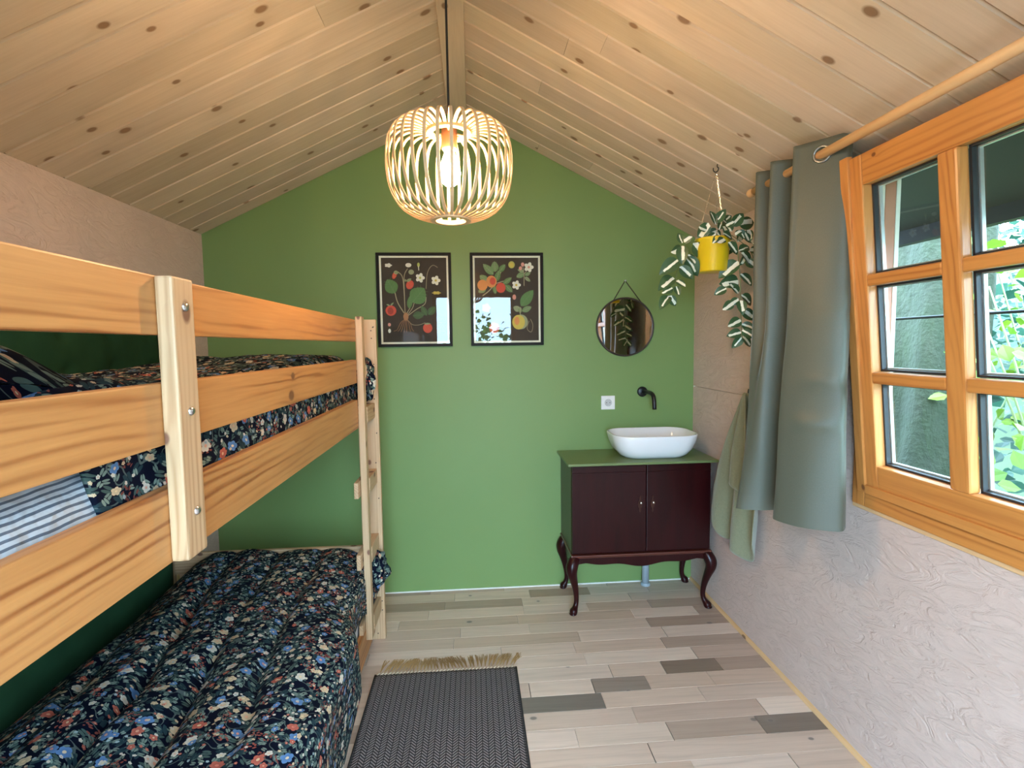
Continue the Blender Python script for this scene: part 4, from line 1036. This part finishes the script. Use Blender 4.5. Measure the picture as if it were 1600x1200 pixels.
# ================================================================== GARDEN
lawn, n, b = newmat('garden_ground'); v = n.coord('Object', False)
n.put(b.inputs['Base Color'], n.mix(n.noise(v, 3, 6, .7), (.02, .04, .012), (.05, .07, .03))); b.inputs['Roughness'].default_value = .9
grd = tag(obj('ground', grid(60, 60, lambda u, v: (-9+u*20, -10+v*20, -.25+(max(0, (-9+u*20)-2.2)*.40)+.06*nz(u*18, v*18))), lawn), kind='structure')
def leaf_mat(name, c1, c2, trans=.35):
    m, n, b = newmat(name)
    rnd = n.new('ShaderNodeNewGeometry').outputs['Random Per Island']
    cc = n.mix(rnd, c1, c2)
    n.put(b.inputs['Base Color'], cc); b.inputs['Roughness'].default_value = .45
    out = [q for q in n.n if q.type == 'OUTPUT_MATERIAL'][0]
    t = n.new('ShaderNodeBsdfTranslucent'); n.put(t.inputs[0], cc); mx = n.new('ShaderNodeMixShader'); mx.inputs[0].default_value = trans
    n.l.new(b.outputs[0], mx.inputs[1]); n.l.new(t.outputs[0], mx.inputs[2]); n.l.new(mx.outputs[0], out.inputs[0]); return m
lf_lime = leaf_mat('lime_leaf', (.075, .16, .012), (.16, .26, .02)); lf_teal = leaf_mat('blue_green_leaf', (.010, .045, .028), (.035, .10, .065)); lf_dark = leaf_mat('dark_leaf', (.008, .030, .010), (.03, .07, .03))
def leafcloud(pts, size, rnd):
    V, Fc = [], []
    for p in pts:
        sz = size*rnd.uniform(.6, 1.25)
        a = Vector((rnd.gauss(0, 1), rnd.gauss(0, 1), rnd.gauss(0, .45))).normalized(); nn_ = Vector((rnd.gauss(-.5, .5), rnd.gauss(-.2, .5), rnd.gauss(.8, .5))).normalized()
        b_ = nn_.cross(a).normalized(); p = Vector(p); k_ = len(V)
        for x, y, z in ((0, 0, 0), (.30, .34, .03), (.62, .30, .04), (1, 0, -.05), (.62, -.30, .04), (.30, -.34, .03)): V.append(p+a*x*sz+b_*y*sz+nn_*z*sz)
        Fc += [(k_, k_+1, k_+2, k_+3), (k_, k_+3, k_+4, k_+5)]
    return V, Fc
rg = random.Random(21)
def shrub(cx, cy_, cz, rx, ry, rz, n_, size, mat, label, group=None, seed=0, stems=5):
    rnd = random.Random(seed); root = tag(empty('shrub', (cx, cy_, max(-.25, -.25+max(0, cx-2.2)*.4))), label, 'shrub', group)
    zb = root.location.z
    pts = []
    while len(pts) < n_:
        p = Vector((rnd.uniform(-1, 1), rnd.uniform(-1, 1), rnd.uniform(-1, 1)))
        if p.length < 1 and (p.length > .35): pts.append((cx+p.x*rx, cy_+p.y*ry, cz+p.z*rz))
    tag(obj('foliage', leafcloud(pts, size, rnd), mat, root), kind='stuff')
    for i in range(stems):
        a = rnd.uniform(0, 6.28); t = Vector((cx+rx*.6*math.cos(a), cy_+ry*.6*math.sin(a), cz+rz*rnd.uniform(0, .7)))
        obj('stem', tube(catmull([(cx+.1*math.cos(a), cy_+.1*math.sin(a), zb), ((cx+t.x)/2, (cy_+t.y)/2, (zb+t.z)/2+.1), t], 8), [.010-.0009*k_ for k_ in range(8)], 5), stemm, root, True)
    return root
shrub(2.75, 2.05, 1.30, .55, .75, .75, 420, .085, lf_lime, 'lime-leaved shrub close outside the window', seed=1, stems=8)
shrub(2.50, 1.65, .80, .45, .50, .55, 300, .080, lf_lime, 'low lime shrub outside the lower right panes', seed=2, stems=6)
shrub(2.9, 2.9, 1.10, .50, .60, .60, 300, .10, lf_teal, 'blue-green leafy shrub beside the mossy trunk outside', seed=3, stems=6)
shrub(4.2, 3.4, 2.2, .8, 1.6, 1.5, 1500, .10, lf_teal, 'blue-green bush filling the bank beyond the lime shrub', seed=4)
shrub(5.4, 5.6, 2.3, 1.0, 2.0, 2.1, 1900, .12, lf_teal, 'tall dense hedge at the back of the garden bank', seed=5)
shrub(4.4, 1.2, 2.2, .7, 1.5, 1.6, 900, .11, lf_dark, 'dark green bush on the bank at the near side of the window', seed=6)
shrub(3.6, 5.2, 2.6, 1.2, 1.2, 1.8, 1200, .10, lf_dark, 'dark leafed bush behind the mossy tree trunk', seed=7)
for cx, cy_, cz, rz, sd, lab in ((-1.9, -5.2, .75, 1.0, 11, 'leafy bush seen through the doorway on the bed side'), (.2, -6.4, .9, 1.3, 12, 'leafy bush straight across from the doorway'), (1.75, -5.6, 1.4, 1.75, 13, 'tall leafy bush seen through the doorway on the window side')):
    shrub(cx, cy_, cz, 1.0, .8, rz, 620, .16, lf_teal if sd != 12 else lf_lime, lab, seed=sd)
bark, n, b = newmat('mossy_bark'); v = n.coord('Object', False); s3 = n.sep(v)
bn = n.noise(n.comb(n.m('MULTIPLY', s3[0], 9.), n.m('MULTIPLY', s3[1], 9.), n.m('MULTIPLY', s3[2], 3.)), 1.6, 6, .7, .8); mo = n.noise(v, 5, 5, .7)
n.put(b.inputs['Base Color'], n.mix(n.m('MULTIPLY', mo, 1.1, clamp=True), n.mix(n.m('POWER', bn, 2.), (.006, .006, .004), (.085, .085, .065)), (.014, .028, .006))); b.inputs['Roughness'].default_value = .9
n.put(b.inputs['Normal'], n.bump(n.m('ADD', bn, n.noise(v, 40, 4)), .8, .012))
tree = tag(empty('tree', (2.72, 3.0, -.1)), 'old tree with a thick mossy grey trunk outside the window', 'tree')
def trunk_fn(u, v):
    th_ = u*2*PI; z = -.2+v*3.4; r = .20+.22*math.exp(-(z+.1)/.55)+.035*nz(math.cos(th_)*2, math.sin(th_)*2, z*1.5)+.03*math.sin(5*th_+z)
    return (2.42+.10*z+r*math.cos(th_), 2.62+.05*z+r*math.sin(th_), z)
tr_o = obj('trunk', grid(48, 60, trunk_fn), bark, tree, True); fixnormals(tr_o)
cb = obj('wire', tube([(2.0, .2, 1.50), (2.0, 6.0, 1.50)], .007, 6), blk, None, True); tag(cb, 'thin dark cable stretched across the garden outside the window', 'cable')
